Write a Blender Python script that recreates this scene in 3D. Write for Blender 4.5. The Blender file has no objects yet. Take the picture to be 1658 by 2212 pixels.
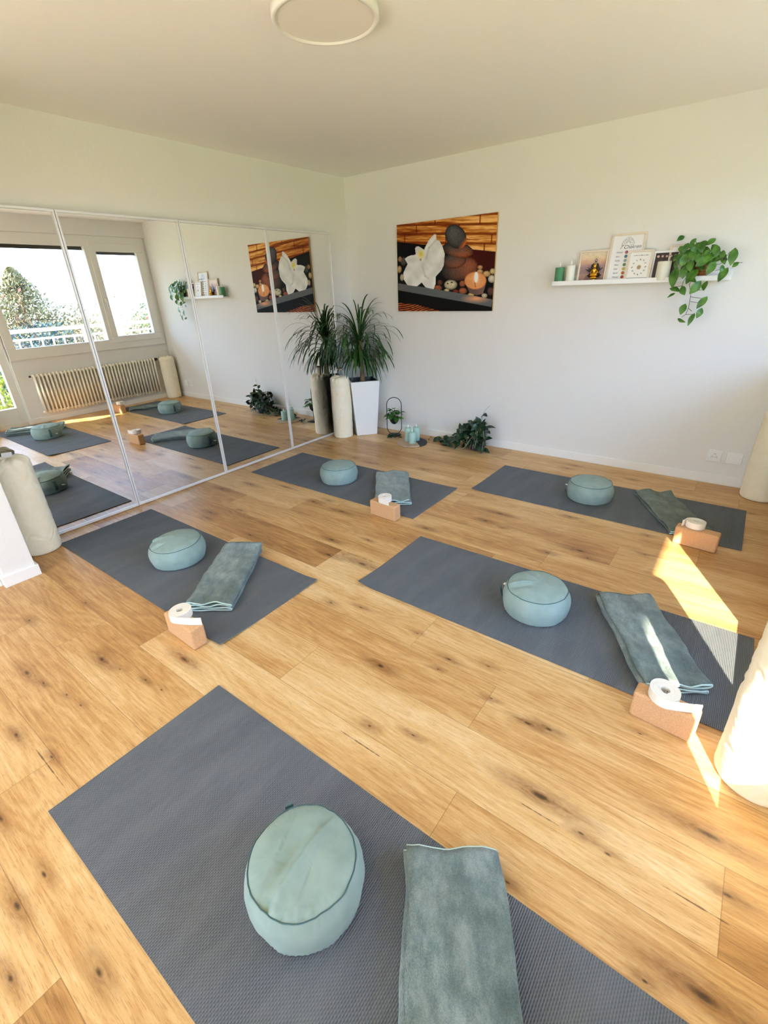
import bpy, bmesh, math, random
import numpy as np
from mathutils import Vector, Matrix, noise as mnoise

S = bpy.context.scene
COL = S.collection
PI = math.pi
rad = math.radians

# ------------------------------------------------------------------ camera
CAM = Vector((3.7066, -4.4132, 1.5358))
YAW, PITCH, ROLL, FPX = -0.6587, -0.4482, -0.0389, 1008.58
f = Vector((math.sin(YAW)*math.cos(PITCH), math.cos(YAW)*math.cos(PITCH), math.sin(PITCH)))
r = Vector((math.cos(YAW), -math.sin(YAW), 0)); u = r.cross(f)
r2 = r*math.cos(ROLL) + u*math.sin(ROLL); u2 = -r*math.sin(ROLL) + u*math.cos(ROLL)
cd = bpy.data.cameras.new('camera'); cam = bpy.data.objects.new('camera', cd); COL.objects.link(cam)
cd.sensor_fit = 'HORIZONTAL'; cd.sensor_width = 36; cd.lens = 36*FPX/1658; cd.clip_start = .05; cd.clip_end = 300
M = Matrix((r2, u2, -f)).transposed().to_4x4(); M.translation = CAM
cam.matrix_world = M
S.camera = cam

# ------------------------------------------------------------------ light, exposure
S.view_settings.view_transform = 'Standard'; S.view_settings.look = 'None'
S.view_settings.gamma = 1; S.view_settings.use_curve_mapping = False
S.view_settings.exposure = 0.58
SKY = 5.3; SUNSIDE = 1.2; SUNLOW = .3; SUN = 24.0
S.cycles.use_denoising = True; S.cycles.max_bounces = 12; S.cycles.diffuse_bounces = 7
S.cycles.glossy_bounces = 6; S.cycles.transparent_max_bounces = 16; S.cycles.sample_clamp_indirect = 8
S.cycles.caustics_reflective = False; S.cycles.caustics_refractive = False
W = bpy.data.worlds.new('sky'); S.world = W; W.use_nodes = True
nt = W.node_tree; nt.nodes.clear()
def wn(t): return nt.nodes.new(t)
tc = wn('ShaderNodeTexCoord'); sx = wn('ShaderNodeSeparateXYZ'); cr = wn('ShaderNodeValToRGB')
mr = wn('ShaderNodeMapRange'); bg = wn('ShaderNodeBackground'); wo = wn('ShaderNodeOutputWorld')
nt.links.new(tc.outputs['Generated'], sx.inputs[0]); nt.links.new(sx.outputs['Z'], mr.inputs[0])
mr.inputs[1].default_value = -1; mr.inputs[2].default_value = 1
nt.links.new(mr.outputs[0], cr.inputs[0]); nt.links.new(cr.outputs[0], bg.inputs[0]); nt.links.new(bg.outputs[0], wo.inputs[0])
def wmap(src, a, b, c, d):
    x = wn('ShaderNodeMapRange'); x.interpolation_type = 'SMOOTHSTEP'; nt.links.new(src, x.inputs[0])
    for i, v in enumerate((a, b, c, d)): x.inputs[i+1].default_value = v
    return x.outputs[0]
def wmath(op, a, b):
    x = wn('ShaderNodeMath'); x.operation = op
    for i, v in enumerate((a, b)):
        if isinstance(v, (int, float)): x.inputs[i].default_value = v
        else: nt.links.new(v, x.inputs[i])
    return x.outputs[0]
# the sky is brightest high on the sun side (-y) and hazy-dim along that horizon
side = wmap(sx.outputs['Y'], .2, -.9, 0, 1); high = wmap(sx.outputs['Z'], .07, .26, 0, 1)
lo = wmath('ADD', 1, wmath('MULTIPLY', side, SUNLOW-1)); hi = wmath('ADD', 1, wmath('MULTIPLY', side, SUNSIDE-1))
tot = wmath('ADD', wmath('MULTIPLY', lo, wmath('SUBTRACT', 1, high)), wmath('MULTIPLY', hi, high))
nt.links.new(wmath('MULTIPLY', tot, SKY), bg.inputs[1])
e = cr.color_ramp.elements
e[0].position = 0.0; e[0].color = (.34, .25, .14, 1)
e[1].position = 1.0; e[1].color = (.32, .56, 1.1, 1)
for p_, c_ in ((.485, (.44, .34, .20, 1)), (.505, (.70, .94, 1.30, 1)), (.62, (.52, .82, 1.32, 1))):
    k = e.new(p_); k.color = c_
SUNDIR = Vector((-.447*math.cos(rad(28.6)), .894*math.cos(rad(28.6)), -math.sin(rad(28.6))))
sl = bpy.data.lights.new('sun', 'SUN'); sl.energy = SUN; sl.angle = rad(.53); sl.color = (1.0, .88, .66)
so = bpy.data.objects.new('sun', sl); COL.objects.link(so); so.rotation_euler = SUNDIR.to_track_quat('-Z', 'Y').to_euler()
def portal(name, loc, rot, sx_, sy_):
    l = bpy.data.lights.new(name, 'AREA'); l.shape = 'RECTANGLE'; l.size = sx_; l.size_y = sy_
    l.cycles.is_portal = True
    o = bpy.data.objects.new(name, l); COL.objects.link(o); o.location = loc; o.rotation_euler = rot
RX, CEIL, YN = 4.12, 2.56, -6.4
portal('window_portal', (4.36, -1.13, 1.6), (0, rad(90), 0), 1.6, 2.3)
portal('door_portal', (4.36, -3.06, 1.2), (0, rad(90), 0), 2.4, 1.7)
portal('fill_opening_portal', (2.05, YN-.25, 1.2), (rad(90), 0, 0), 3.5, 2.5)  # samples sky through the added, unseen fill opening behind the camera

# ------------------------------------------------------------------ helpers
def lin(h):
    h = h.lstrip('#'); v = [int(h[i:i+2], 16)/255 for i in (0, 2, 4)]
    return tuple(x/12.92 if x <= .04045 else ((x+.055)/1.055)**2.4 for x in v)
def srgb(a):
    a = np.asarray(a, float)/255.
    return np.where(a <= .04045, a/12.92, ((a+.055)/1.055)**2.4)
class NT:
    def __init__(s, m): s.t = m.node_tree
    def n(s, t, **kw):
        x = s.t.nodes.new(t)
        for k, v in kw.items(): setattr(x, k, v)
        return x
    def l(s, a, b): s.t.links.new(a, b)
    def math(s, op, a, b=None, c=None):
        x = s.n('ShaderNodeMath', operation=op)
        for i, v in enumerate((a, b, c)):
            if v is None: continue
            if isinstance(v, (int, float)): x.inputs[i].default_value = v
            else: s.l(v, x.inputs[i])
        return x.outputs[0]
    def mix(s, fac, a, b, mode='MIX'):
        x = s.n('ShaderNodeMix', data_type='RGBA', blend_type=mode)
        for i, v in ((0, fac), (6, a), (7, b)):
            if isinstance(v, (int, float)): x.inputs[i].default_value = v
            elif isinstance(v, tuple): x.inputs[i].default_value = v if len(v) == 4 else (*v, 1)
            else: s.l(v, x.inputs[i])
        return x.outputs[2]
    def noise(s, vec, scale, detail=2, rough=.5):
        x = s.n('ShaderNodeTexNoise'); x.inputs['Scale'].default_value = scale; x.inputs['Detail'].default_value = detail
        x.inputs['Roughness'].default_value = rough
        if vec is not None: s.l(vec, x.inputs['Vector'])
        return x.outputs[0]
    def ramp(s, fac, stops):
        x = s.n('ShaderNodeValToRGB'); s.l(fac, x.inputs[0]); el = x.color_ramp.elements
        while len(el) < len(stops): el.new(.5)
        for q, (p_, c_) in zip(el, stops): q.position = p_; q.color = (*c_, 1) if len(c_) == 3 else c_
        return x.outputs[0]
    def bump(s, h, strength, dist):
        x = s.n('ShaderNodeBump'); x.inputs['Strength'].default_value = strength; x.inputs['Distance'].default_value = dist
        s.l(h, x.inputs['Height']); return x.outputs[0]
def mat(name, col=(.8, .8, .8), rough=.5, metal=0, spec=.5, **kw):
    m = bpy.data.materials.new(name); m.use_nodes = True
    b = m.node_tree.nodes['Principled BSDF']
    if isinstance(col, str): col = lin(col)
    b.inputs['Base Color'].default_value = (*col, 1); b.inputs['Roughness'].default_value = rough
    b.inputs['Metallic'].default_value = metal; b.inputs['Specular IOR Level'].default_value = spec
    for k, v in kw.items(): b.inputs[k.replace('_', ' ')].default_value = v
    return m
def P(m): return m.node_tree.nodes['Principled BSDF']
def tex(name, c1, c2, scale, rough=.8, bump=.3, bdist=.002, bscale=None, detail=4, stretch=None, spec=.3, lo=.35, hi=.65, **kw):
    """two-tone noise surface with a matching bump"""
    m = mat(name, c1, rough, spec=spec, **kw); g = NT(m); b = P(m)
    t = g.n('ShaderNodeTexCoord').outputs['Object']
    if stretch:
        mp = g.n('ShaderNodeMapping'); mp.inputs['Scale'].default_value = stretch; g.l(t, mp.inputs[0]); t = mp.outputs[0]
    n1 = g.noise(t, scale, detail, .55)
    a = lin(c1) if isinstance(c1, str) else c1; c = lin(c2) if isinstance(c2, str) else c2
    g.l(g.ramp(n1, [(lo, a), (hi, c)]), b.inputs['Base Color'])
    if bump: g.l(g.bump(g.noise(t, bscale or scale*3, 4, .6), bump, bdist), b.inputs['Normal'])
    return m
def attrmat(name, rough=.5, spec=.4, coat=0):
    m = mat(name, (.5, .5, .5), rough, spec=spec); g = NT(m)
    a = g.n('ShaderNodeAttribute'); a.attribute_name = 'print'
    g.l(a.outputs['Color'], P(m).inputs['Base Color'])
    return m

def obj(name, verts, faces, m, parent=None, smooth=False, loc=None):
    me = bpy.data.meshes.new(name); me.from_pydata([tuple(v) for v in verts], [], faces)
    if smooth: me.polygons.foreach_set('use_smooth', [True]*len(me.polygons))
    me.update()
    o = bpy.data.objects.new(name, me); COL.objects.link(o)
    if m is not None: me.materials.append(m)
    if parent is not None: o.parent = parent
    if loc is not None: o.location = loc
    return o
def tag(o, label=None, cat=None, group=None, kind=None):
    for k, v in (('label', label), ('category', cat), ('group', group), ('kind', kind)):
        if v: o[k] = v
    return o
def thing(name, label, cat, loc=(0, 0, 0), rz=0, group=None, kind=None):
    o = bpy.data.objects.new(name, None); COL.objects.link(o); o.empty_display_size = .1
    o.location = loc; o.rotation_euler = (0, 0, rz)
    return tag(o, label, cat, group, kind)
def struct(o): o['kind'] = 'structure'; return o
def dup(o, parent):
    c = o.copy(); COL.objects.link(c); c.parent = parent; return c
class MB:
    def __init__(s): s.v = []; s.f = []
    def add(s, v, f):
        k = len(s.v); s.v += [tuple(x) for x in v]; s.f += [tuple(i+k for i in q) for q in f]; return s
    def box(s, a, b):
        x0, y0, z0 = a; x1, y1, z1 = b
        return s.add([(x0,y0,z0),(x1,y0,z0),(x1,y1,z0),(x0,y1,z0),(x0,y0,z1),(x1,y0,z1),(x1,y1,z1),(x0,y1,z1)],
              [(0,3,2,1),(4,5,6,7),(0,1,5,4),(1,2,6,5),(2,3,7,6),(3,0,4,7)])
    def tube(s, pts, rr, n=8, cap=True, closed=False):
        pts = [Vector(p) for p in pts]; N = len(pts)
        if isinstance(rr, (int, float)): rr = [rr]*N
        V = []; F = []; up = None
        for i, p in enumerate(pts):
            a = pts[(i-1) % N] if (closed or i > 0) else pts[i]; b = pts[(i+1) % N] if (closed or i < N-1) else pts[i]
            d = (b-a).normalized() if (b-a).length > 1e-9 else Vector((0, 0, 1))
            if up is None:
                up = Vector((0, 0, 1)) if abs(d.z) < .9 else Vector((1, 0, 0))
            sd = d.cross(up).normalized(); up = sd.cross(d).normalized()
            for k in range(n):
                t = 2*PI*k/n; V.append(p + sd*math.cos(t)*rr[i] + up*math.sin(t)*rr[i])
        for i in range(N if closed else N-1):
            for k in range(n):
                F.append((i*n+k, i*n+(k+1) % n, ((i+1) % N)*n+(k+1) % n, ((i+1) % N)*n+k))
        if cap and not closed: F += [tuple(range(n))[::-1], tuple((N-1)*n+k for k in range(n))]
        return s.add(V, F)
    def lathe(s, prof, n=48, c=(0, 0, 0)):
        V = []; F = []
        for (q, z) in prof:
            for k in range(n): V.append((c[0]+q*math.cos(2*PI*k/n), c[1]+q*math.sin(2*PI*k/n), c[2]+z))
        for i in range(len(prof)-1):
            for k in range(n): F.append((i*n+k, i*n+(k+1) % n, (i+1)*n+(k+1) % n, (i+1)*n+k))
        F += [tuple(range(n))[::-1], tuple((len(prof)-1)*n+k for k in range(n))]
        return s.add(V, F)
    def obj(s, name, m, parent=None, smooth=False, loc=None): return obj(name, s.v, s.f, m, parent, smooth, loc)
def bevel(o, w, seg=3):
    md = o.modifiers.new('bevel', 'BEVEL'); md.width = w; md.segments = seg; md.limit_method = 'ANGLE'; md.angle_limit = rad(40)
    o.data.polygons.foreach_set('use_smooth', [True]*len(o.data.polygons))
    wn_ = o.modifiers.new('wn', 'WEIGHTED_NORMAL'); wn_.keep_sharp = True
    return o
def boxo(name, a, b, m, parent=None, bv=0):
    o = MB().box(a, b).obj(name, m, parent)
    return bevel(o, bv) if bv else o
def nz(x, y, z=0.): return mnoise.noise(Vector((x, y, z)))
def text(name, body, size, m, parent, loc, rot, shear=0, align='LEFT', extrude=.0003):
    c = bpy.data.curves.new(name, 'FONT'); c.body = body; c.size = size; c.shear = shear; c.align_x = align; c.extrude = extrude
    t = bpy.data.objects.new(name, c); COL.objects.link(t)
    me = bpy.data.meshes.new_from_object(t.evaluated_get(bpy.context.evaluated_depsgraph_get()))
    bpy.data.objects.remove(t)
    o = bpy.data.objects.new(name, me); COL.objects.link(o); me.materials.clear(); me.materials.append(m)
    o.parent = parent; o.location = loc; o.rotation_euler = rot
    return o

# ------------------------------------------------------------------ materials
def plaster(name, col, k):
    m = mat(name, col, .92, spec=.2); g = NT(m); t = g.n('ShaderNodeTexCoord').outputs['Object']
    n1 = g.noise(t, 55, 5, .65); n2 = g.noise(t, 9, 2)
    h = g.math('ADD', n1, g.math('MULTIPLY', n2, .8))
    g.l(g.bump(h, k, .006), P(m).inputs['Normal']); return m
M_wall = plaster('white_plaster', '#e9e7e2', .30)
M_ceil = plaster('ceiling_paint', '#f7f4ee', .10)
M_white = mat('white_lacquer', '#f2f2f0', .35)
M_trim = mat('trim_paint', '#f0efeb', .45)
M_frame = mat('window_paint', '#eceae4', .4)
M_alu = mat('aluminium', '#e6e5e3', .35, metal=.25)
M_mirror = mat('mirror_silver', (.90, .91, .90), .0, metal=1)
M_black = mat('black_metal', '#141516', .45)
M_dark = mat('dark_shade', '#26221d', .7)
M_cork = tex('cork', '#c79a6f', '#d9ae82', 210, .8, .2, .0006, 400)
M_canvas = tex('cream_cotton', '#f6ebcd', '#f9f0d8', 18, .9, .06, .001, 220, Sheen_Weight=.1)
M_handle = tex('handle_webbing', '#d8cfb2', '#e2d9be', 60, .9, .2, .001, 200)
M_strap = tex('cotton_webbing', '#ece6da', '#f6f1e8', 300, .9, .4, .0006, 700)
M_tag = mat('label_white', '#f4f3ef', .7)
M_ink = mat('ink_grey', '#4a4a50', .8)
M_cush = tex('sage_cotton', '#869c96', '#91a6a1', 14, .9, .12, .0006, 900, Sheen_Weight=.1)
M_piping = mat('piping_teal', '#46666a', .8)
M_hem = mat('hem_aqua', '#bfdcdc', .85)
M_leaf = tex('green_leaf', '#2f6a1c', '#5f9a2c', 25, .32, 0, spec=.5)
M_leafp = tex('pothos_leaf', '#2c5c18', '#5c8f33', 22, .35, 0, spec=.5)
M_leafd = tex('dark_leaf', '#10261a', '#2c4a2c', 20, .3, 0, spec=.5)
M_leafs = tex('strap_leaf', '#14300f', '#33601f', 12, .4, 0, spec=.4)
M_stem = mat('stem', '#6e6a45', .7)
M_rstem = mat('pale_stem', '#a8a58a', .7)
M_bark = tex('bark', '#6a5237', '#9b8262', 40, .9, .6, .004, 80, stretch=(1, 1, .35))
M_soil = tex('soil', '#7b6c58', '#c8b8a0', 120, .95, .8, .006, 150)
M_gold = mat('gold', '#e2a93a', .22, metal=1)
M_bronze = mat('dark_bronze', '#2c2016', .35, metal=.6)
M_candleg = mat('green_wax', '#4f8b61', .5, Subsurface_Weight=.1)
M_candlew = mat('ivory_wax', '#f0eee0', .5, Subsurface_Weight=.2)
M_candlet = mat('aqua_wax', '#acd0c4', .6)
M_flame = mat('plastic_flame', '#f8f6ee', .4)
M_paper = mat('paper', '#f3f2f0', .8)
M_birch = tex('pale_birch', '#dfd0bb', '#e9dcc9', 20, .55, .1, .0005, 60, stretch=(1, 1, 6))
M_wicker = tex('wicker', '#5a2c14', '#a8683a', 60, .8, .8, .006, 60, stretch=(1, 1, 5))
M_slate = tex('slate', '#2f3338', '#43474d', 25, .7, .2, .002)
M_mango = tex('mango_wood', '#b3937a', '#cdb294', 18, .5, .1, .001, stretch=(1, 8, 1))
M_rad = mat('radiator_enamel', '#f3ecdc', .35)
M_lampw = mat('lamp_white', '#f3efe8', .4)

# pane: see-through sheet with a mirror-like fresnel reflection
M_pane = bpy.data.materials.new('pane_glass'); M_pane.use_nodes = True; g = NT(M_pane); M_pane.node_tree.nodes.clear()
mx = g.n('ShaderNodeMixShader'); lw = g.n('ShaderNodeLayerWeight'); lw.inputs[0].default_value = .5
fac = g.math('ADD', .04, g.math('MULTIPLY', g.math('POWER', lw.outputs['Facing'], 5.0), .9))
tr = g.n('ShaderNodeBsdfTransparent'); gl = g.n('ShaderNodeBsdfGlossy'); gl.inputs['Roughness'].default_value = 0.0
ou = g.n('ShaderNodeOutputMaterial')
g.l(fac, mx.inputs[0]); g.l(tr.outputs[0], mx.inputs[1]); g.l(gl.outputs[0], mx.inputs[2]); g.l(mx.outputs[0], ou.inputs[0])

# mats: ribbed foam with a woven face
def mat_mat():
    m = mat('mat_foam', '#4a5361', .75, spec=.25); g = NT(m); b = P(m)
    t = g.n('ShaderNodeTexCoord').outputs['Object']; s = g.n('ShaderNodeSeparateXYZ'); g.l(t, s.inputs[0])
    px, py = .0062, .0105
    rib = g.math('SINE', g.math('MULTIPLY', s.outputs['X'], 2*PI/px))
    ph = g.math('MULTIPLY', g.math('ROUND', g.math('DIVIDE', s.outputs['X'], px)), PI)
    cross = g.math('SINE', g.math('ADD', g.math('MULTIPLY', s.outputs['Y'], 2*PI/py), ph))
    h = g.math('ADD', g.math('MULTIPLY', rib, .5), g.math('MULTIPLY', cross, .22))
    fine = g.noise(t, 500, 2)
    mp = g.n('ShaderNodeMapping'); mp.inputs['Scale'].default_value = (2.6, .7, 1); g.l(t, mp.inputs[0]); big = g.noise(mp.outputs[0], 3.2, 4, .6)
    h2 = g.math('ADD', h, g.math('MULTIPLY', fine, .5))
    g.l(g.bump(h2, .75, .0022), b.inputs['Normal'])
    c = g.ramp(g.math('ADD', g.math('MULTIPLY', h, .42), .5), [(.15, lin('#464c54')), (.9, lin('#80868d'))])  # shade of the rib valleys put into the colour, tops lighter
    c = g.mix(g.math('MULTIPLY', big, .35), c, lin('#62666a'))
    c = g.mix(g.ramp(big, [(.42, (0, 0, 0)), (.7, (.22, .22, .22))]), c, lin('#8c9196'))
    g.l(c, b.inputs['Base Color']); return m
M_mat = mat_mat()
# plush blanket
def plush(name='plush_teal', stops=('#4c5f60', '#6a7f80', '#92a3a2')):
    m = mat(name, '#7e9699', .95, spec=.1, Sheen_Weight=.35, Sheen_Roughness=.5); g = NT(m); b = P(m)
    t = g.n('ShaderNodeTexCoord').outputs['Object']
    mp = g.n('ShaderNodeMapping'); mp.inputs['Scale'].default_value = (1, 1.6, 1); g.l(t, mp.inputs[0]); t2 = mp.outputs[0]
    n1 = g.noise(t2, 9, 5, .62); n2 = g.noise(t, 260, 3, .7)
    v = g.math('ADD', g.math('MULTIPLY', n1, .75), g.math('MULTIPLY', n2, .3))
    g.l(g.ramp(v, [(.36, lin(stops[0])), (.52, lin(stops[1])), (.68, lin(stops[2]))]), b.inputs['Base Color'])
    g.l(g.bump(g.math('ADD', n2, g.math('MULTIPLY', n1, 2.4)), .85, .009), b.inputs['Normal']); return m
M_plush = plush(stops=('#4f6262', '#708483', '#9cacaa'))
M_plush_light = plush('plush_light_teal', ('#6c8080', '#879b9a', '#a8b8b5')); M_plush_dark = plush('plush_grey_green', ('#47564f', '#61716a', '#82918a'))

# ------------------------------------------------------------------ floor
BW = .2495; BL = 1.612
JOINT = {4: 2.834, 6: 3.319, 7: 2.982, 8: 1.096, 9: .58, 10: 1.863, 11: 1.122, 12: 3.17, 13: 3.99, 14: 1.646,
         15: 1.306, 16: .977, 17: 1.98, 18: 2.682}
TONE = {(10, 1): .9, (8, 1): .75, (8, 2): .7, (7, 1): .45, (7, 2): .5, (6, 2): .75, (12, 1): .8, (12, 0): .8, (14, 1): .85, (14, 2): .2, (13, 1): .25, (13, 2): .25,
        (13, 3): .7, (12, 2): .45, (9, 1): .45, (11, 1): .2, (11, 2): .25, (14, 0): .55, (15, 1): .5, (16, 1): .55, (17, 0): .95, (17, 1): .45, (18, 1): .4,
        (18, 2): .95, (9, 0): .75, (10, 0): .35, (4, 1): .3, (4, 2): .3, (5, 1): .5, (7, 0): .35, (16, 0): .6, (15, 0): .6, (17, 2): .5}
KN = [(2.694,-3.177,3),(2.919,-3.048,1),(2.927,-2.966,2),(3.091,-2.905,1),(3.348,-3.095,2),(3.421,-3.075,2),(2.854,-3.456,2),(3.016,-3.394,1),(3.49,-3.346,3),(3.179,-3.063,1),(3.703,-2.901,1),(3.944,-3.17,3),(3.63,-3.388,1),(3.711,-3.402,1),(3.501,-3.643,1),(4.002,-3.322,2),(3.97,-3.594,3),(3.854,-3.646,1),(2.411,-4.501,2),(2.385,-4.423,1),(2.079,-4.442,2),(2.751,-4.429,2),(2.58,-4.569,2),(1.586,-3.893,3),(1.385,-4.136,3),(1.914,-3.666,3),(1.724,-3.875,1),(1.887,-3.841,1),(2.001,-3.83,1),(1.684,-4.084,1),(1.524,-4.117,1),(1.796,-4.075,1),(1.74,-4.291,2),(1.966,-4.248,2),(1.041,-3.733,1),(.951,-3.98,2),(1.71,-2.43,3),(1.828,-2.587,3),(2.081,-2.553,3),(1.904,-2.529,1),(2.189,-2.956,2),(2.351,-2.896,1),(1.925,-2.297,1),(2.063,-2.184,1),(2.159,-1.938,3),(2.712,-2.9,1),(2.494,-1.447,3),(2.453,-1.608,3),(2.597,-1.652,1),(3.132,-1.672,3),(3.192,-1.736,2),(2.932,-1.228,2),(3.467,-1.505,2),(3.435,-1.235,2),(2.969,-1.807,2),(.413,-2.074,3),(.726,-1.946,2),(.607,-2.626,3),(.677,-2.7,2),(.274,-2.278,3),(1.473,-2.056,3),(1.151,-2.037,3),(1.243,-1.957,2),(1.181,-2.696,2),(.786,-2.466,2),(.26,-.87,2),(.981,-1.075,2)]
CR = [(2.85,-3.538,.15),(3.49,-3.405,.08),(3.92,-3.397,.075),(1.99,-4.27,.19),(2.0,-2.50,.2),(1.3,-2.06,.2),(.8,-1.95,.2),(3.0,-1.65,.2)]
def build_floor():
    rng = random.Random(4)
    kn = []
    for x, y, s_ in KN:
        q = {1: .005, 2: .0085, 3: .0135}[int(s_)]*rng.uniform(.85, 1.15)
        kn.append((x, y, q*rng.uniform(1.5, 2.5), q*.75))
    for _ in range(26):
        y = rng.uniform(-1.1, -.05); x = rng.uniform(.1, 4.0); q = rng.uniform(.004, .009); kn.append((x, y, q*1.7, q*.8))
    for _ in range(30):
        y = rng.uniform(-6.3, -4.7); x = rng.uniform(.1, 4.0); q = rng.uniform(.006, .015); kn.append((x, y, q*1.7, q*.8))
    K = np.array(kn); CK = np.array([(x, y, hl, .0024) for x, y, hl in CR])
    V = []; Fc = []; A1 = []; A2 = []; A3 = []
    x0, x1 = -.3, 4.75
    for row in range(-1, 27):
        j0 = JOINT.get(row, rng.uniform(0, BL)); y1 = -row*BW; y0 = y1-BW
        n0 = math.floor((x0-j0)/BL)
        xs = [j0+BL*(n0+i) for i in range(0, 6)]
        bi = -1
        for a, b in zip(xs[:-1], xs[1:]):
            a2, b2 = max(a, x0), min(b, x1)
            if b2-a2 < .01: continue
            bi += 1
            idx = 0
            idx = bi          # board index counted from the mirror wall
            tone = TONE.get((row, idx), rng.uniform(.15, .65)); sd = rng.random()
            nx = max(2, int((b2-a2)/.025)); ny = 10
            k0 = len(V)
            for i in range(nx+1):
                for j in range(ny+1):
                    V.append((a2+(b2-a2)*i/nx, y0+(y1-y0)*j/ny, 0)); A1.append((V[-1][0]-a, b-V[-1][0], V[-1][1]-y0)); A2.append((tone, sd, 0))
            for i in range(nx):
                for j in range(ny):
                    q = k0+i*(ny+1)+j; Fc.append((q, q+ny+1, q+ny+2, q+1))
    Va = np.array(V); Fa = np.array(Fc); cen = Va[Fa].mean(1)[:, :2]; cor = Va[Fa.ravel()][:, :2]
    def nearest(T):          # offsets to the nearest mark, the same mark for all corners of a face
        KS = T[:, 2:4]; out = np.zeros((len(cor), 3)); idx = []
        for blk in np.array_split(cen, 40):
            d = np.maximum(np.abs(blk[:, None]-T[None, :, :2])-np.array((.0125, .0125)), 0)/KS[None]; idx.append((d**2).sum(-1).argmin(1))
        i_ = np.repeat(np.concatenate(idx), 4)
        out[:, :2] = np.clip((cor-T[i_, :2])/KS[i_], -80, 80); out[:, 2] = KS[i_, 1]; return out
    a3 = nearest(K); a4 = nearest(CK)
    keep = np.ones(len(V))
    for kx_, ky_, kw, kh_ in K:
        q = np.sqrt(((Va[:, 0]-kx_)/(kw*1.7))**2+((Va[:, 1]-ky_)/kh_)**2); hh = np.clip((4.8-q)/4.4, 0, 1); keep *= 1-.75*hh*hh*(3-2*hh)
    A2 = [(t_, s2, h_) for (t_, s2, _), h_ in zip(A2, 1-keep)]
    o = obj('floor', V, Fc, None)
    for nm, arr in (('board', A1), ('tone', A2), ('knot', a3), ('crack', a4)):
        at = o.data.attributes.new(nm, 'FLOAT_VECTOR', 'CORNER' if nm in ('knot', 'crack') else 'POINT'); at.data.foreach_set('vector', np.asarray(arr, 'f').ravel())
    m = mat('oak_planks', '#c89455', .38, spec=.45); g = NT(m); b = P(m)
    def at(nm):
        x = g.n('ShaderNodeAttribute'); x.attribute_name = nm; s = g.n('ShaderNodeSeparateXYZ'); g.l(x.outputs['Vector'], s.inputs[0]); return s.outputs
    kx, ky, ks = at('knot'); bx, bx2, by = at('board'); tone, sd, halo = at('tone'); cx_, cy_, _ = at('crack')
    t = g.n('ShaderNodeTexCoord').outputs['Object']; s = g.n('ShaderNodeSeparateXYZ'); g.l(t, s.inputs[0])
    X, Y = s.outputs['X'], s.outputs['Y']
    n2 = g.math('ADD', g.math('MULTIPLY', kx, kx), g.math('MULTIPLY', ky, ky))
    # grain flows round each knot
    fall = g.n('ShaderNodeMapRange'); g.l(n2, fall.inputs[0]); fall.interpolation_type = 'SMOOTHSTEP'
    for i_, v_ in enumerate((2, 16, 1, 0)): fall.inputs[i_+1].default_value = v_
    psi = g.math('SUBTRACT', Y, g.math('MULTIPLY', fall.outputs[0], g.math('DIVIDE', g.math('MULTIPLY', ky, g.math('MULTIPLY', ks, 1.6)), g.math('ADD', n2, .35))))
    def vec(ax, ay, off):
        c = g.n('ShaderNodeCombineXYZ'); g.l(g.math('MULTIPLY', X, ax), c.inputs[0]); g.l(g.math('MULTIPLY', psi, ay), c.inputs[1])
        g.l(g.math('MULTIPLY', sd, off), c.inputs[2]); return c.outputs[0]
    wide = g.noise(vec(1.1, 9, 60), 1.0, 4, .55)
    wave = g.math('ADD', g.math('MULTIPLY', g.noise(vec(1.6, 7, 90), 1.0, 2), 26), g.math('MULTIPLY', psi, 55))
    cath = g.math('ADD', g.math('MULTIPLY', g.math('SINE', g.math('MULTIPLY', wave, 2.2)), .5), .5)
    streak = g.noise(vec(5, 130, 40), 1.0, 4, .6)
    pore = g.noise(vec(26, 520, 70), 1.0, 2, .5)
    big = g.noise(vec(.9, 3.2, 30), 1.0, 2, .5)
    v = g.math('ADD', g.math('MULTIPLY', wide, .50), g.math('MULTIPLY', streak, .46))
    v = g.math('SUBTRACT', v, .07)
    v = g.math('ADD', v, g.math('MULTIPLY', cath, .07))
    v = g.math('ADD', v, g.math('MULTIPLY', g.math('SUBTRACT', .5, tone), .36))
    v = g.math('ADD', v, g.math('MULTIPLY', g.math('SUBTRACT', big, .5), .35))
    c = g.ramp(v, [(.18, lin('#9c6f3f')), (.36, lin('#c2935a')), (.52, lin('#d8b078')), (.72, lin('#e8cb9b'))])
    c = g.mix(g.math('MULTIPLY', g.math('GREATER_THAN', pore, .60), .28), c, lin('#8a5a2a'), 'MULTIPLY')
    # knots: dark heart, brown halo
    jit = g.noise(vec(30, 95, 11), 1.0, 3, .6)
    rr = g.math('ADD', g.math('SQRT', n2), g.math('MULTIPLY', g.math('SUBTRACT', jit, .5), 1.9))
    hal = g.math('MULTIPLY', halo, g.math('ADD', .1, g.math('MULTIPLY', g.math('ADD', streak, g.math('SUBTRACT', jit, .5)), 1.7)))
    c = g.mix(hal, c, lin('#7a4a1e'))
    rc = g.math('ADD', g.math('SQRT', g.math('ADD', g.math('MULTIPLY', cx_, cx_), g.math('MULTIPLY', cy_, cy_))), g.math('MULTIPLY', g.math('SUBTRACT', g.noise(vec(22, 4, 19), 1.0, 3, .6), .45), 2.6))
    mrc = g.n('ShaderNodeMapRange'); g.l(rc, mrc.inputs[0]); mrc.inputs[1].default_value = .5; mrc.inputs[2].default_value = 1.2; mrc.inputs[3].default_value = .8; mrc.inputs[4].default_value = 0
    c = g.mix(mrc.outputs[0], c, lin('#4a2810'))
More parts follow.
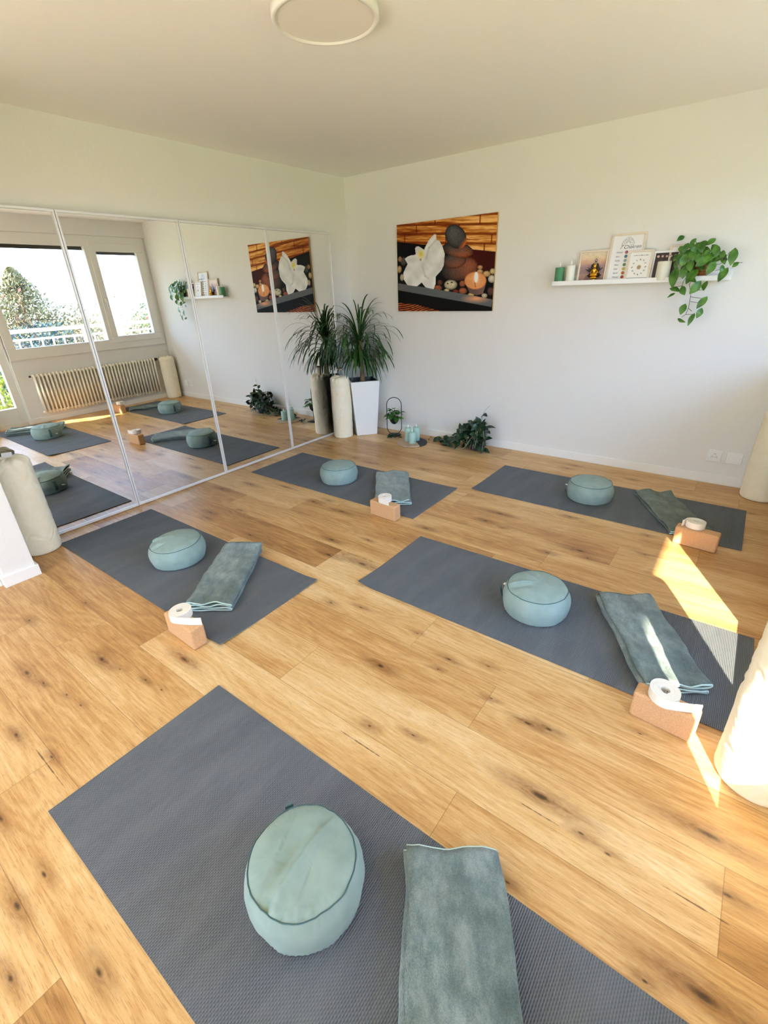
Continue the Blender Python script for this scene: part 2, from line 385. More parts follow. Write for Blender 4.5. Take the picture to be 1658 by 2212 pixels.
    mr2 = g.n('ShaderNodeMapRange'); g.l(rr, mr2.inputs[0]); mr2.inputs[1].default_value = .25; mr2.inputs[2].default_value = 1.1; mr2.inputs[3].default_value = .85; mr2.inputs[4].default_value = 0
    c = g.mix(mr2.outputs[0], c, lin('#2e180a'))
    # board seams
    e1 = g.math('MINIMUM', by, g.math('SUBTRACT', BW, by)); e2 = g.math('MINIMUM', bx, bx2)
    ed = g.math('MINIMUM', e1, e2)
    mr3 = g.n('ShaderNodeMapRange'); g.l(ed, mr3.inputs[0]); mr3.inputs[1].default_value = .0003; mr3.inputs[2].default_value = .0016; mr3.inputs[3].default_value = .55; mr3.inputs[4].default_value = 0
    c = g.mix(mr3.outputs[0], c, lin('#5a3414'))
    g.l(c, b.inputs['Base Color'])
    hb = g.math('ADD', g.math('MULTIPLY', streak, .5), g.math('MULTIPLY', pore, .4))
    g.l(g.bump(hb, .18, .0012), b.inputs['Normal'])
    g.l(g.math('ADD', g.math('MULTIPLY', streak, .16), .30), b.inputs['Roughness'])
    o.data.materials.append(m); struct(o)
    return o
build_floor()

# ------------------------------------------------------------------ room shell
struct(boxo('ceiling', (-.3, YN-.3, CEIL), (4.4, .3, CEIL+.15), M_ceil))
struct(boxo('wall_back', (-.3, 0, -.1), (4.4, .25, CEIL), M_wall))
LX = -.06
struct(boxo('wall_left', (LX-.25, YN-.25, -.1), (LX, 0, CEIL), M_wall))
WB = MB()
for a, b in (((4.12, YN, 2.36), (4.32, 0, CEIL)), ((4.12, -.05, 0), (4.32, 0, 2.36)), ((4.12, -2.24, 0), (4.32, -2.22, 2.36)),
             ((4.12, -2.22, 0), (4.32, -.05, .86)), ((4.12, YN, 0), (4.32, -3.9, 2.36))):
    WB.box((a[0], a[1], a[2]), (b[0], b[1], b[2]))
struct(WB.obj('wall_right', M_wall))
struct(boxo('trim_2', (4.08, -3.9, 2.36), (4.12, 0, CEIL), M_wall))
WN = MB()
for a, b in (((LX, YN-.2, 0), (.3, YN, CEIL)), ((3.8, YN-.2, 0), (4.32, YN, CEIL)), ((.3, YN-.2, 2.4), (3.8, YN, CEIL))): WN.box(a, b)  # wide opening behind the camera, added to let in fill daylight
struct(WN.obj('wall_near', M_wall))
struct(boxo('sun_block_roof', (-3, YN-4.3, 2.66), (5.45, YN-.2, 2.86), M_wall))  # unseen roof, added to keep direct sun out of the rear opening
struct(boxo('fill_opening_floor', (-3, YN-4.3, -.3), (4.3, YN-.2, -.03), M_trim))  # unseen slab added outside the rear fill opening
# short partition at the left edge, with its skirting, and the casing beyond it
struct(boxo('wall_partition', (LX, -3.93, 0), (.467, -3.765, CEIL), M_wall, bv=.004))
pb = MB(); pb.box((LX, -3.943, 0), (.481, -3.752, .072))
struct(bevel(pb.obj('baseboard_partition', M_trim), .003))
struct(boxo('trim_1', (LX, -4.6, 0), (.425, -3.945, CEIL), M_trim))
# skirtings
struct(bevel(MB().box((LX, -.014, 0), (4.12, 0, .075)).obj('baseboard_back', M_trim), .004))
struct(bevel(MB().box((4.105, -2.28, 0), (4.12, -.016, .075)).obj('baseboard_right', M_trim), .004))

# window in the right wall (seen in the mirror)
w1 = thing('window_1', None, None, (0, 0, 0), kind='structure')
fx0, fx1 = 4.10, 4.20
F1 = MB()
for a, b in (((fx0, -2.24, .85), (fx1, -.04, .99)), ((fx0, -2.24, 2.225), (fx1, -.04, 2.36)), ((fx0, -2.24, .99), (fx1, -2.13, 2.225)), ((fx0, -.92, .99), (fx1, -.85, 2.225)), ((fx0, -.10, .99), (fx1, -.04, 2.225))): F1.box(a, b)
bevel(F1.obj('window_frame', M_frame, w1), .004)
boxo('pane', (4.155, -2.13, .99), (4.163, -.92, 2.225), M_pane, w1)
C1 = MB()
for a, b in (((4.085, -.865, .94), (4.17, -.085, 1.03)), ((4.085, -.865, 2.165), (4.17, -.085, 2.27)), ((4.085, -.865, 1.03), (4.17, -.775, 2.165)), ((4.085, -.19, 1.03), (4.17, -.085, 2.165))): C1.box(a, b)
bevel(C1.obj('casement', M_frame, w1), .005)
boxo('pane', (4.125, -.775, 1.03), (4.133, -.19, 2.165), M_pane, w1)
h1 = MB().box((4.068, -.835, 1.50), (4.085, -.805, 1.57)); h1.tube([(4.075, -.82, 1.55), (4.05, -.82, 1.55), (4.045, -.82, 1.53), (4.045, -.82, 1.42)], .009, 8)
h1.obj('window_handle', M_alu, w1, True)
boxo('roller_blind', (4.17, -2.13, 2.182), (4.20, -.92, 2.225), M_dark, w1)
boxo('roller_blind', (4.14, -.775, 2.13), (4.165, -.19, 2.165), M_dark, w1)
# balcony door in the right wall
d1 = thing('door_1', None, None, (0, 0, 0), kind='structure')
D = MB()
for a, b in (((4.14, -3.90, 0), (4.26, -3.86, 2.36)), ((4.14, -2.255, 0), (4.26, -2.24, 2.36)), ((4.14, -3.86, 2.30), (4.26, -2.255, 2.36)), ((4.14, -3.86, 0), (4.26, -2.255, .04))): D.box(a, b)
D.obj('door_frame', M_frame, d1)
D = MB()
for a, b in (((4.16, -3.86, .04), (4.24, -3.62, 2.30)), ((4.16, -2.345, .04), (4.24, -2.255, 2.30)), ((4.16, -3.62, 2.2), (4.24, -2.345, 2.30)), ((4.16, -3.62, .04), (4.24, -2.345, .25))): D.box(a, b)
bevel(D.obj('door_leaf', M_frame, d1), .004)
boxo('pane', (4.196, -3.62, .25), (4.204, -2.345, 2.2), M_pane, d1)
hd = MB().tube([(4.16, -3.7, 1.05), (4.12, -3.7, 1.05), (4.115, -3.68, 1.05), (4.115, -3.58, 1.05)], .009, 8); hd.obj('door_handle', M_alu, d1, True)

# ------------------------------------------------------------------ outside
M_conc = tex('pale_concrete', '#c9c3b8', '#d8d3c8', 6, .9, .2, .003)
M_tile = tex('terrace_tile', '#8f887c', '#a09a8d', 6, .9, .2, .003)
struct(boxo('balcony_floor', (4.32, -7, -.3), (5.85, 3, -.03), M_tile))
struct(boxo('balcony_ceiling', (4.32, -7, 2.62), (5.71, 3, 2.80), M_conc))
M_lawn = tex('lawn', '#6f7d3c', '#8c9650', 3, .95, .4, .02)
gq = obj('ground', [(4.4, -40, -3.2), (70, -40, -3.2), (70, 40, -3.2), (4.4, 40, -3.2)], [(0, 1, 2, 3)], M_lawn); struct(gq)
rl = thing('balcony_railing', 'white metal balcony railing outside the window, seen in the mirror', 'railing', (5.65, -1.5, -.03))
M_rail = mat('white_steel', '#e9e9e6', .4)
MB().tube([(0, -4, 1.17), (0, 4, 1.17)], .03, 8).obj('top_rail', M_rail, rl, True)
MB().tube([(0, -4, 1.04), (0, 4, 1.04)], .017, 8).obj('lower_rail', M_rail, rl, True)
bal0 = None
for i in range(48):
    y = -3.9 + i*.165
    if bal0 is None: bal0 = MB().box((-.009, -.011, .1), (.009, .011, 1.04)).obj('baluster', M_rail, rl, loc=(0, y, 0))
    else: dup(bal0, rl).location = (0, y, 0)
pst = MB().box((-.025, -.025, 0), (.025, .025, 1.17)).obj('post', M_rail, rl, loc=(0, -3.2, 0))
for y in (-1.2, .9, 2.9): dup(pst, rl).location = (0, y, 0)

def branchy(bm_, p, d, L, rr, depth, rng, spread=.6):
    q = p+d*L
    bm_.tube([p, p+d*L*.5+Vector((rng.uniform(-1, 1), rng.uniform(-1, 1), 0))*L*.05, q], [rr, rr*.8, rr*.55], 4, cap=False)
    ends = [q]
    if depth:
        for k in range(rng.choice((2, 3, 3))):
            nd = (d+Vector((rng.gauss(0, 1), rng.gauss(0, 1), rng.gauss(.15, .6)))*spread).normalized()
            ends += branchy(bm_, p+d*L*rng.uniform(.45, 1), nd, L*rng.uniform(.55, .85), rr*.5, depth-1, rng, spread)
    return ends
def leafcloud(n, fn, size, rng):
    V = []; Fc = []
    for _ in range(n):
        p = fn(); a = Vector((rng.gauss(0, 1), rng.gauss(0, 1), rng.gauss(0, 1))).normalized(); b = a.orthogonal().normalized()
        c = a.cross(b); s_ = size*rng.uniform(.5, 1.3); k = len(V)
        V += [p-b*s_, p+c*s_*.4, p+b*s_, p-c*s_*.4]; Fc.append((k, k+1, k+2, k+3))
    return V, Fc
def tree(label, x, y, top, radius, kind, mleaf, mbark, seed, nl=2600, group=None):
    rng = random.Random(seed); z0 = -3.2; H = top-z0
    t = thing('tree' if kind != 'bush' else 'shrub', label, 'tree' if kind != 'bush' else 'shrub', (x, y, z0), 0, group)
    b_ = MB(); ends = []
    if kind == 'conifer':
        b_.tube([(0, 0, 0), (0, 0, H*.98)], [.16, .02], 6)
        for k in range(70):
            z = H*(.2+.78*k/70); a = rng.uniform(0, 2*PI); L = radius*(1-(z/H))**.8*1.25+.05
            b_.tube([(0, 0, z), (math.cos(a)*L, math.sin(a)*L, z-L*.15+.1)], [.03, .008], 4, cap=False)
        def fn():
            z = H*(1-rng.random()**1.5*.85); a = rng.uniform(0, 2*PI); L = (radius*(1-(z/H))**.8*1.3+.03)*math.sqrt(rng.random())*rng.uniform(.7, 1.15)
            return Vector((math.cos(a)*L, math.sin(a)*L, z))
        V, Fc = leafcloud(nl*2, fn, .065, rng)
    elif kind == 'bare':
        for k in range(3):
            ends += branchy(b_, Vector((rng.uniform(-.2, .2), rng.uniform(-.3, .3), 0)), Vector((rng.uniform(-.2, .2), rng.uniform(-.3, .3), 1)).normalized(), H*.42, .06, 5, rng, .45)
        V, Fc = leafcloud(nl, lambda: rng.choice(ends)+Vector((rng.gauss(0, .1), rng.gauss(0, .1), rng.gauss(0, .1))), .05, rng)
    else:
        for k in range(12):
            a = rng.uniform(0, 2*PI); b_.tube([(0, 0, 0), (math.cos(a)*radius*.5, math.sin(a)*radius*.5, H*.8)], [.05, .01], 5)
        def fn():
            a = Vector((rng.gauss(0, 1), rng.gauss(0, 1), rng.gauss(0, 1))).normalized()*rng.random()**.3
            k_ = 1+.25*nz(a.x*3+seed, a.y*3, a.z*3)
            return Vector((a.x*radius*k_, a.y*radius*k_, H*.62+a.z*H*.38*k_))
        V, Fc = leafcloud(nl*2, fn, .06, rng)
    b_.obj('branches', mbark, t)
    if Fc: obj('foliage', V, Fc, mleaf, t)
M_fol1 = mat('foliage_tan', '#8b8259', .9); M_fol2 = mat('foliage_blue', '#3e5657', .9); M_fol3 = mat('foliage_green', '#6c7a4c', .9)
M_twig = mat('twig_grey', '#6f6558', .9); M_twigr = mat('twig_red', '#8a5547', .9)
tree('tall pointed tan-green conifer beyond the balcony, seen through the window in the mirror', 14, 1.3, 2.5, 2.3, 'conifer', M_fol1, M_twig, 1, 5200)
tree('bushy olive tree left of the pointed conifer in the reflected window', 14, -.7, 2.3, 1.7, 'bush', M_fol3, M_twig, 2, 4200)
tree('dark blue-green evergreen shrub just behind the reflected balcony railing', 11, .55, 1.05, 1.35, 'bush', M_fol2, M_twig, 3, 4200)
tree('rounded tan tree on the right shoulder of the reflected conifer', 13.5, 2.4, 1.5, 1.0, 'bush', M_fol1, M_twig, 4, 2400)
tree('leafless grey tree against the sky in the middle of the reflected window', 10.5, 1.8, 1.4, 1.0, 'bare', M_fol1, M_twig, 5, 700)
tree('leafless tree with fine twigs in the right reflected casement', 12, 3.7, 1.75, 1.2, 'bare', M_fol1, M_twig, 6, 700)
tree('low olive bush at the right edge of the reflected casement', 12.5, 4.7, 1.55, 1.3, 'bush', M_fol3, M_twig, 7, 3000)
for k, (x, y, s_) in enumerate(((7.6, -.2, 11), (7.4, .7, 12), (7.7, 1.5, 13))):
    tree(('first', 'second', 'third')[k] + ' red-twigged bare shrub along the reflected railing, counted from the left', x, y, .95, .6, 'bare', M_twigr, M_twigr, s_, 120, 'red twigged shrubs behind the railing')
tree('yellow-green bush seen low through the reflected balcony door', 8.5, -2.0, .6, 1.3, 'bush', mat('foliage_lime', '#8f9a3c', .9), M_twig, 14, 2600)

# ------------------------------------------------------------------ mirror panels
YS = [-.334, -1.172, -2.0234, -2.874, -3.725]; MZ = 2.05; MT = math.tan(rad(.17))
NAMES = ['narrow-framed wall mirror panel nearest the room corner, behind the potted palm', 'tall mirror panel second from the corner, reflecting the stone picture and wall shelf',
         'tall mirror panel reflecting the radiator and open floor, between two aluminium strips', 'tall mirror panel reflecting the big window, behind the left bolster']
for i in range(4):
    ya, yb = YS[i+1]+.0015, YS[i]-.0015
    t = thing('mirror_panel', NAMES[i], 'mirror', (0, ya, .004), 0, 'mirror panels along the left wall')
    w = yb-ya; fw = .013; H = MZ-.004
    fm = MB(); fm.box((-.055, 0, 0), (0, w, .022)); fm.box((-.055, 0, H-.016), (0, w, H)); fm.box((-.055, 0, .022), (0, fw, H-.016)); fm.box((-.055, w-fw, .022), (0, w, H-.016))
    bevel(fm.obj('frame', M_alu, t), .002, 2)
    zb, zt = .022, H-.016
    obj('mirror_glass', [(-.005-MT*zb, fw, zb), (-.005-MT*zb, w-fw, zb), (-.005-MT*zt, w-fw, zt), (-.005-MT*zt, fw, zt),
                         (-.03, fw, zb), (-.03, w-fw, zb), (-.03, w-fw, zt), (-.03, fw, zt)],
        [(0, 1, 2, 3), (7, 6, 5, 4), (0, 4, 5, 1), (1, 5, 6, 2), (2, 6, 7, 3), (3, 7, 4, 0)], M_mirror, t)

# ------------------------------------------------------------------ ceiling light
t = thing('ceiling_light', 'flat round white ceiling lamp with a raised rim, switched off', 'lamp', (1.997, -2.466, CEIL))
MB().lathe([(.205, 0), (.218, -.004), (.218, -.036), (.214, -.04), (.2, -.04), (.198, -.03), (.19, -.028)][::-1], 96).obj('rim', M_lampw, t, True)
MB().lathe([(.199, -.012), (.199, -.033), (.19, -.034)][::-1], 96).obj('diffuser', mat('diffuser', '#efe8dc', .55), t)

# ------------------------------------------------------------------ yoga mats
L, WD = 1.83, .667
MATS = [(.1506, -2.8575, .0049, 'dark grey yoga mat at the left, between mirror and camera, beside the left bolster', (0, .0)),
        (.1726, -1.2062, .0013, 'dark grey yoga mat in front of the corner palm, farthest left', (0, .0)),
        (2.1066, -.4815, .001, 'dark grey yoga mat along the back wall under the wall shelf', (0, 0)),
        (2.1947, -2.0644, .0063, 'dark grey yoga mat in the middle right, its far end lit by the sun patch', (0, 0)),
        (2.1896, -3.672, .0019, 'large ribbed dark grey yoga mat in the foreground, cut by the bottom edge', (0, 0))]
CURL = [{(1, 0): .012, (1, 1): .010}, {(1, 1): .006}, {(0, 0): .008}, {(0, 0): .016}, {(0, 0): .002}]
for i, (x, y, th, lab, _) in enumerate(MATS):
    nx, ny = 90, 34; V = []; Fc = []
    for iz in (0, 1):
        for a in range(nx+1):
            for b in range(ny+1):
                px, py = L*a/nx, -WD*b/ny
                z = .0005
                for (ex, ey), hgt in CURL[i].items():
                    dx = (px if ex == 0 else L-px); dy = (WD+py if ey == 0 else -py)   # ey 0: near long side
                    q = math.hypot(dx, dy*.45); z += hgt*max(0, 1-q/.11)**1.6
                z += .0006*(1+nz(px*3+i*7, py*3))*min(1, min(px, L-px)/.2)*.6
                V.append((px, py, z + iz*.005))
    n = (nx+1)*(ny+1); ix = lambda a, b, k: k*n + a*(ny+1)+b
    for a in range(nx):
        for b in range(ny):
            Fc.append((ix(a, b, 1), ix(a, b+1, 1), ix(a+1, b+1, 1), ix(a+1, b, 1))); Fc.append((ix(a, b, 0), ix(a+1, b, 0), ix(a+1, b+1, 0), ix(a, b+1, 0)))
    for a in range(nx):
        Fc.append((ix(a, 0, 0), ix(a, 0, 1), ix(a+1, 0, 1), ix(a+1, 0, 0))); Fc.append((ix(a, ny, 0), ix(a+1, ny, 0), ix(a+1, ny, 1), ix(a, ny, 1)))
    for b in range(ny):
        Fc.append((ix(0, b, 0), ix(0, b+1, 0), ix(0, b+1, 1), ix(0, b, 1))); Fc.append((ix(nx, b, 0), ix(nx, b, 1), ix(nx, b+1, 1), ix(nx, b+1, 0)))
    o = obj('yoga_mat', V, Fc, M_mat); o.location = (x, y, 0); o.rotation_euler = (0, 0, th)
    tag(o, lab, 'yoga mat', 'yoga mats laid out on the floor')

# ------------------------------------------------------------------ round cushions
def cushion(x, y, r0, h, seed, label, creases, tagang, tilt=(0, 0), bulge=0.):
    t = thing('meditation_cushion', label, 'cushion', (x, y, .0065), 0, 'round cushions on the yoga mats')
    nth = 160; prof = []
    hs = h*.86
    for k in range(7): a = k/6*PI/2; prof.append((r0-.022+.022*math.sin(a)-.004, .022-.022*math.cos(a)))
    for k in range(1, 19):
        q = k/18; prof.append((r0-.004+.010*math.sin(q*PI)-.012*q**3, .022+(hs-.022)*q))
    rs = prof[-1][0]
    side = len(prof)
    for k in range(1, 34):
        q = k/33; prof.append((rs*(1-q), hs+(h-hs)*(1-(1-q)**2.6)**.8 if q < 1 else h))
    V = []
    for i, (q, z) in enumerate(prof):
        for k in range(nth):
            a = 2*PI*k/nth; cx, cy = math.cos(a), math.sin(a)
            rr, zz = q, z
            if i < side:
                s_ = i/side; near = max(0, 1-(hs-z)/.035); nb = max(0, 1-z/.04)
                pk = nz(a*14+seed*3, seed*7)*.5+.5
                rr += .0030*near*(near*(1-near)*4)*math.sin(a*58+3*math.sin(a*5+seed))*pk
                rr += .0016*nb*math.sin(a*64+2*math.sin(a*3+seed))
                rr += .004*nz(cx*2.2+seed, cy*2.2, z*9)+.0018*nz(cx*7+seed, cy*7, z*24)
                zz += .003*nz(cx*2+seed*2, cy*2)*s_
            else:
                w_ = q/rs; px, py = q*cx, q*cy
                zz += .003*nz(cx*2+seed*2, cy*2)*w_**2 + .0020*w_**16*(1-w_)*26*math.sin(a*52+2*math.sin(a*4+seed))*(nz(a*6, seed)*.5+.5)
                zz += .007*nz(px*9+seed, py*9)*(1-w_*.8) + .0025*nz(px*26+seed, py*26)*(1-w_)
                for (ax, ay, bx, by, wd, dp) in creases:
                    A = Vector((ax, ay))*r0; B = Vector((bx, by))*r0; Q = Vector((px, py)); d = B-A; tt = max(0, min(1, (Q-A).dot(d)/d.dot(d)))
                    dv = Q-(A+d*tt); ds = dv.length; sgn = d.x*dv.y-d.y*dv.x
                    zz += dp*math.exp(-(ds/wd)**2)*math.sin(PI*min(1, max(.05, tt)))**.5*(1 if sgn > 0 else .35) - dp*.8*math.exp(-((ds-wd*1.3)/(wd*.9))**2)*(sgn < 0)*math.sin(PI*max(.05, min(.95, tt)))**.5
            zz += bulge*(1-min(1, q/r0))*(i >= side)
            if z > .05: zz += (tilt[0]*rr*cx+tilt[1]*rr*cy)*(z/h)
            V.append((rr*cx, rr*cy, zz))
    Fc = []
    for i in range(len(prof)-1):
        for k in range(nth): Fc.append((i*nth+k, i*nth+(k+1) % nth, (i+1)*nth+(k+1) % nth, (i+1)*nth+k))
    Fc.append(tuple(range(nth))[::-1])
    b = obj('cushion_body', V, Fc, M_cush, t, True)
    ring = [Vector(V[(side-1)*nth+k])*1.0 for k in range(nth)]
    ring = [Vector((v.x*1.008, v.y*1.008, v.z+.001)) for v in ring]
    MB().tube(ring, .0017, 6, closed=True).obj('piping', M_piping, t, True)
    # carrying strap and sewn label on the side
    ca, sa = math.cos(tagang), math.sin(tagang)
    sp = []
    for k in range(9):
        q = k/8; z = .03+(hs-.045)*q; rr = r0+.008+.013*math.sin(q*PI); sp.append((rr*ca, rr*sa, z))
    V2 = []; F2 = []
    for p_ in sp:
        for s_ in (-.012, .012):
            for o_ in (0, .003): V2.append((p_[0]-sa*s_+ca*o_, p_[1]+ca*s_+sa*o_, p_[2]))
    for k in range(8):
        a = k*4
        F2 += [(a, a+4, a+6, a+2), (a+1, a+3, a+7, a+5), (a, a+1, a+5, a+4), (a+2, a+6, a+7, a+3)]
    F2 += [(0, 2, 3, 1), (32, 33, 35, 34)]
    obj('carry_strap', V2, F2, M_piping, t)
    bx = MB().box((r0+.004, -.009, .06), (r0+.036, .009, .0618)); o = bx.obj('sewn_label', M_tag, t); o.rotation_euler = (0, 0, tagang-.35); o['label'] = 'small white sewn label'
cushion(1.06, -3.163, .167, .150, 1, 'pale sage round cushion by the mirror, with a domed sloping top', [(-.75, -.55, -.35, -.25, .012, .012), (-.2, -.85, .0, -.5, .012, .010)], rad(172), tilt=(.02, .05), bulge=.018)
cushion(1.028, -1.582, .161, .160, 2, 'pale sage round cushion on the mat before the corner palm', [(-.5, .2, .3, .5, .04, .003)], rad(185))
cushion(2.951, -.836, .162, .158, 3, 'pale sage round cushion on the mat along the back wall', [(-.1, -.3, .1, .3, .025, -.008), (-.4, .4, .0, .1, .02, -.006)], rad(190))
cushion(3.113, -2.404, .162, .161, 4, 'pale sage round cushion with a crumpled flat top in the middle right', [(-.8, -.45, -.15, -.05, .02, .007), (-.3, .75, .35, .1, .02, -.007), (-.1, .2, -.6, .45, .02, .005)], rad(187))
cushion(3.056, -3.99, .158, .178, 5, 'large pale sage round cushion with a diagonal crease, nearest the camera', [(.0, .45, .10, -.72, .021, .014), (.10, -.55, .24, -.96, .014, .008), (.20, .1, .45, -.55, .03, -.005), (.40, -.70, .52, -.92, .009, .007), (.66, -.46, .75, -.68, .009, .006), (-.02, .88, .02, .45, .006, .003), (-.5, .2, -.3, -.35, .04, -.004)], rad(150))

# ------------------------------------------------------------------ folded blankets
def blanket(far, near, wid, seed, label, layers=4, curl=0.0, m=None):
    fa, ne = Vector(far), Vector(near); d = (ne-fa); Ln = d.length; ang = math.atan2(d.y, d.x)
    t = thing('folded_blanket', label, 'blanket', (fa.x, fa.y, .0), ang, 'folded plush blankets on the mats')
    gap = .0125; th = .0095; pts = []
    for k in range(layers):          # serpentine section from the bottom up, y across, z up
        a, b = (-wid/2, wid/2) if k % 2 == 0 else (wid/2, -wid/2)
        z = .0075+th/2+.001+gap*k
        for i in range(15): q = i/14; pts.append((a+(b-a)*q, z))
        if k < layers-1:
            sg = 1 if b > 0 else -1
            for i in range(1, 6):
                q = i/6*PI; pts.append((b+sg*gap*.55*math.sin(q), z+gap/2-gap/2*math.cos(q)))
    # offset outline (inner/outer)
    N = len(pts); nxl = 46
    def at(i, s_):
        px, pz = pts[i]; u_ = s_*Ln
        lev = (pz-.01)/(gap*(layers-1))
        y = px + .012*nz(s_*3+seed, 0, lev*1.2)*1.0 + .004*nz(s_*9, seed, lev*3)
        z = pz + lev*(.010*(nz(s_*4+seed*3, px*9)) + .006*nz(s_*11+seed, px*22)+.006) + .0035*lev*nz(s_*2+seed, px*30+seed)
        e = max(0, (s_-.9)/.1); z += .004*math.sin(px*46+lev*5+seed)*e*(.4+lev)
        e2 = max(0, (.12-s_)/.12); z += curl*e2*e2*lev + .005*e2*math.sin(px*30+seed)*lev
        x = u_ + (.010*nz(px*8, lev*3, seed))*(1 if s_ > .5 else -1)*abs(s_-.5)*2
        return Vector((x, y, max(z, .0075+th/2+.0006)))
    V = []; nrm = []
    for i in range(N):
        a = Vector(pts[max(0, i-1)]); b = Vector(pts[min(N-1, i+1)]); q = (b-a).normalized(); nrm.append((-q.y, q.x))
    ring = [(i, 1) for i in range(N)] + [(i, -1) for i in range(N-1, -1, -1)]; R = len(ring)
    for k in range(nxl+1):
        s_ = k/nxl
        for i, sg in ring:
            p_ = at(i, s_); V.append((p_.x, p_.y+nrm[i][0]*th/2*sg*.98, p_.z+nrm[i][1]*th/2*sg*.98))
    Fc = []
    for k in range(nxl):
        for i in range(R): Fc.append((k*R+i, k*R+(i+1) % R, (k+1)*R+(i+1) % R, (k+1)*R+i))
    for k in (0, nxl):
        for i in range(N-1):
            q = (k*R+i, k*R+i+1, k*R+R-2-i, k*R+R-1-i); Fc.append(q if k else q[::-1])
    o = obj('blanket_body', V, Fc, m or M_plush, t, True)
    for s_ in (0, 1):
        MB().tube([at(i, s_)+Vector((.001 if s_ else -.001, 0, 0)) for i in range(N)], th*.46, 6).obj('hem', M_hem, t, True)['label'] = 'pale aqua hem'
blanket((1.348, -2.880), (1.705, -3.385), .235, 1, 'folded teal plush blanket with pale hems, on the mat by the mirror', 4, .02)
blanket((1.366, -1.245), (1.75, -1.765), .262, 2, 'folded light teal plush blanket on the mat before the corner palm', 3, m=M_plush_light)
blanket((3.34, -.535), (3.66, -1.09), .25, 3, 'folded dark green-grey plush blanket on the mat along the back wall', 2, .01, M_plush_dark)
blanket((3.463, -2.098), (3.775, -2.62), .245, 4, 'folded teal plush blanket crossed by a bright stripe of sun', 4)
blanket((3.343, -3.690), (3.722, -4.255), .252, 5, 'large folded grey-teal plush blanket in the foreground, cut by the bottom edge', 4)

# ------------------------------------------------------------------ cork blocks and yoga straps
BLK = [(1.787, -3.566, -1.8, .245, 'cork block on edge beside the mat by the mirror'), (1.806, -1.943, -2.4, .235, 'cork block on edge beside the mat before the corner palm'),
       (3.695, -1.228, -5, .235, 'orange-lit cork block on edge in front of the mat along the back wall'), (3.757, -2.803, -4.5, .215, 'cork block on edge in the sun stripe, middle right')]
for x, y, a, l_, lab in BLK:
    o = MB().box((-l_/2, -.0375, 0), (l_/2, .0375, .118)).obj('cork_block', M_cork); bevel(o, .011, 4)
    o.location = (x, y, .0005); o.rotation_euler = (0, 0, rad(a)); tag(o, lab, 'yoga block', 'cork blocks beside the mats')
def strap(x, y, rz, r1, tail, seed, label, lean=0):
    t = thing('yoga_strap', label, 'strap', (x, y, .1195), rz, 'rolled cotton straps on the cork blocks')
    pts = []; turns = 7; th = .0050; r0 = r1-turns*.0054
    for k in range(int(turns*40)+1):
        a = k/40*2*PI; rr = r0+(r1-r0)*k/(turns*40); pts.append((rr*math.cos(a), rr*.9*math.sin(a)))
    p0, p1 = pts[-2], pts[-1]; d = Vector((p1[0]-p0[0], p1[1]-p0[1])).normalized(); q = Vector(p1)
    for k in range(1, 14):
        d = (Matrix.Rotation(tail[1]/13, 2) @ d); q = q+d*tail[0]/13; pts.append((q.x, q.y))
    hb = .040; V = []; Fc = []
    for i, p_ in enumerate(pts):
        a = Vector(pts[max(0, i-1)]); b = Vector(pts[min(len(pts)-1, i+1)]); tg = (b-a).normalized(); n_ = Vector((-tg.y, tg.x))*th*.45
        dz = .0016*nz(i*.02, seed)
        for s_, z in ((1, .001+dz), (1, hb+dz), (-1, hb+dz), (-1, .001+dz)): V.append((p_[0]+n_.x*s_, p_[1]+n_.y*s_, max(z, .001)))
    for i in range(len(pts)-1):
        for k in range(4): Fc.append((i*4+k, (i+1)*4+k, (i+1)*4+(k+1) % 4, i*4+(k+1) % 4))
    n = len(pts)-1; Fc += [(0, 1, 2, 3), (n*4+3, n*4+2, n*4+1, n*4)]
    obj('webbing', V, Fc, M_strap, t)
    ri = r0*.5
    for s_ in (0, 1):
        MB().tube([(ri*math.cos(a)*.8+s_*.006-.003, ri*.35*math.sin(a)+s_*.006, .026+ri*.55*math.sin(a)) for a in [k/20*2*PI for k in range(20)]], .0018, 6, closed=True).obj('metal_ring', mat('steel', '#b9b4ac', .25, metal=1), t, True)
strap(1.772, -3.562, rad(-62), .056, (.135, .28), 1, 'rolled cream yoga strap with a loose end, on the block by the mirror')
strap(1.797, -1.927, rad(-85), .053, (.07, -.1), 2, 'rolled cream yoga strap on the block before the corner palm')
strap(3.672, -1.205, rad(175), .055, (.035, -.3), 3, 'rolled cream yoga strap on the orange-lit block by the back wall mat')
strap(3.742, -2.800, rad(-62), .056, (.10, .1), 4, 'rolled cream yoga strap on the sunlit block')

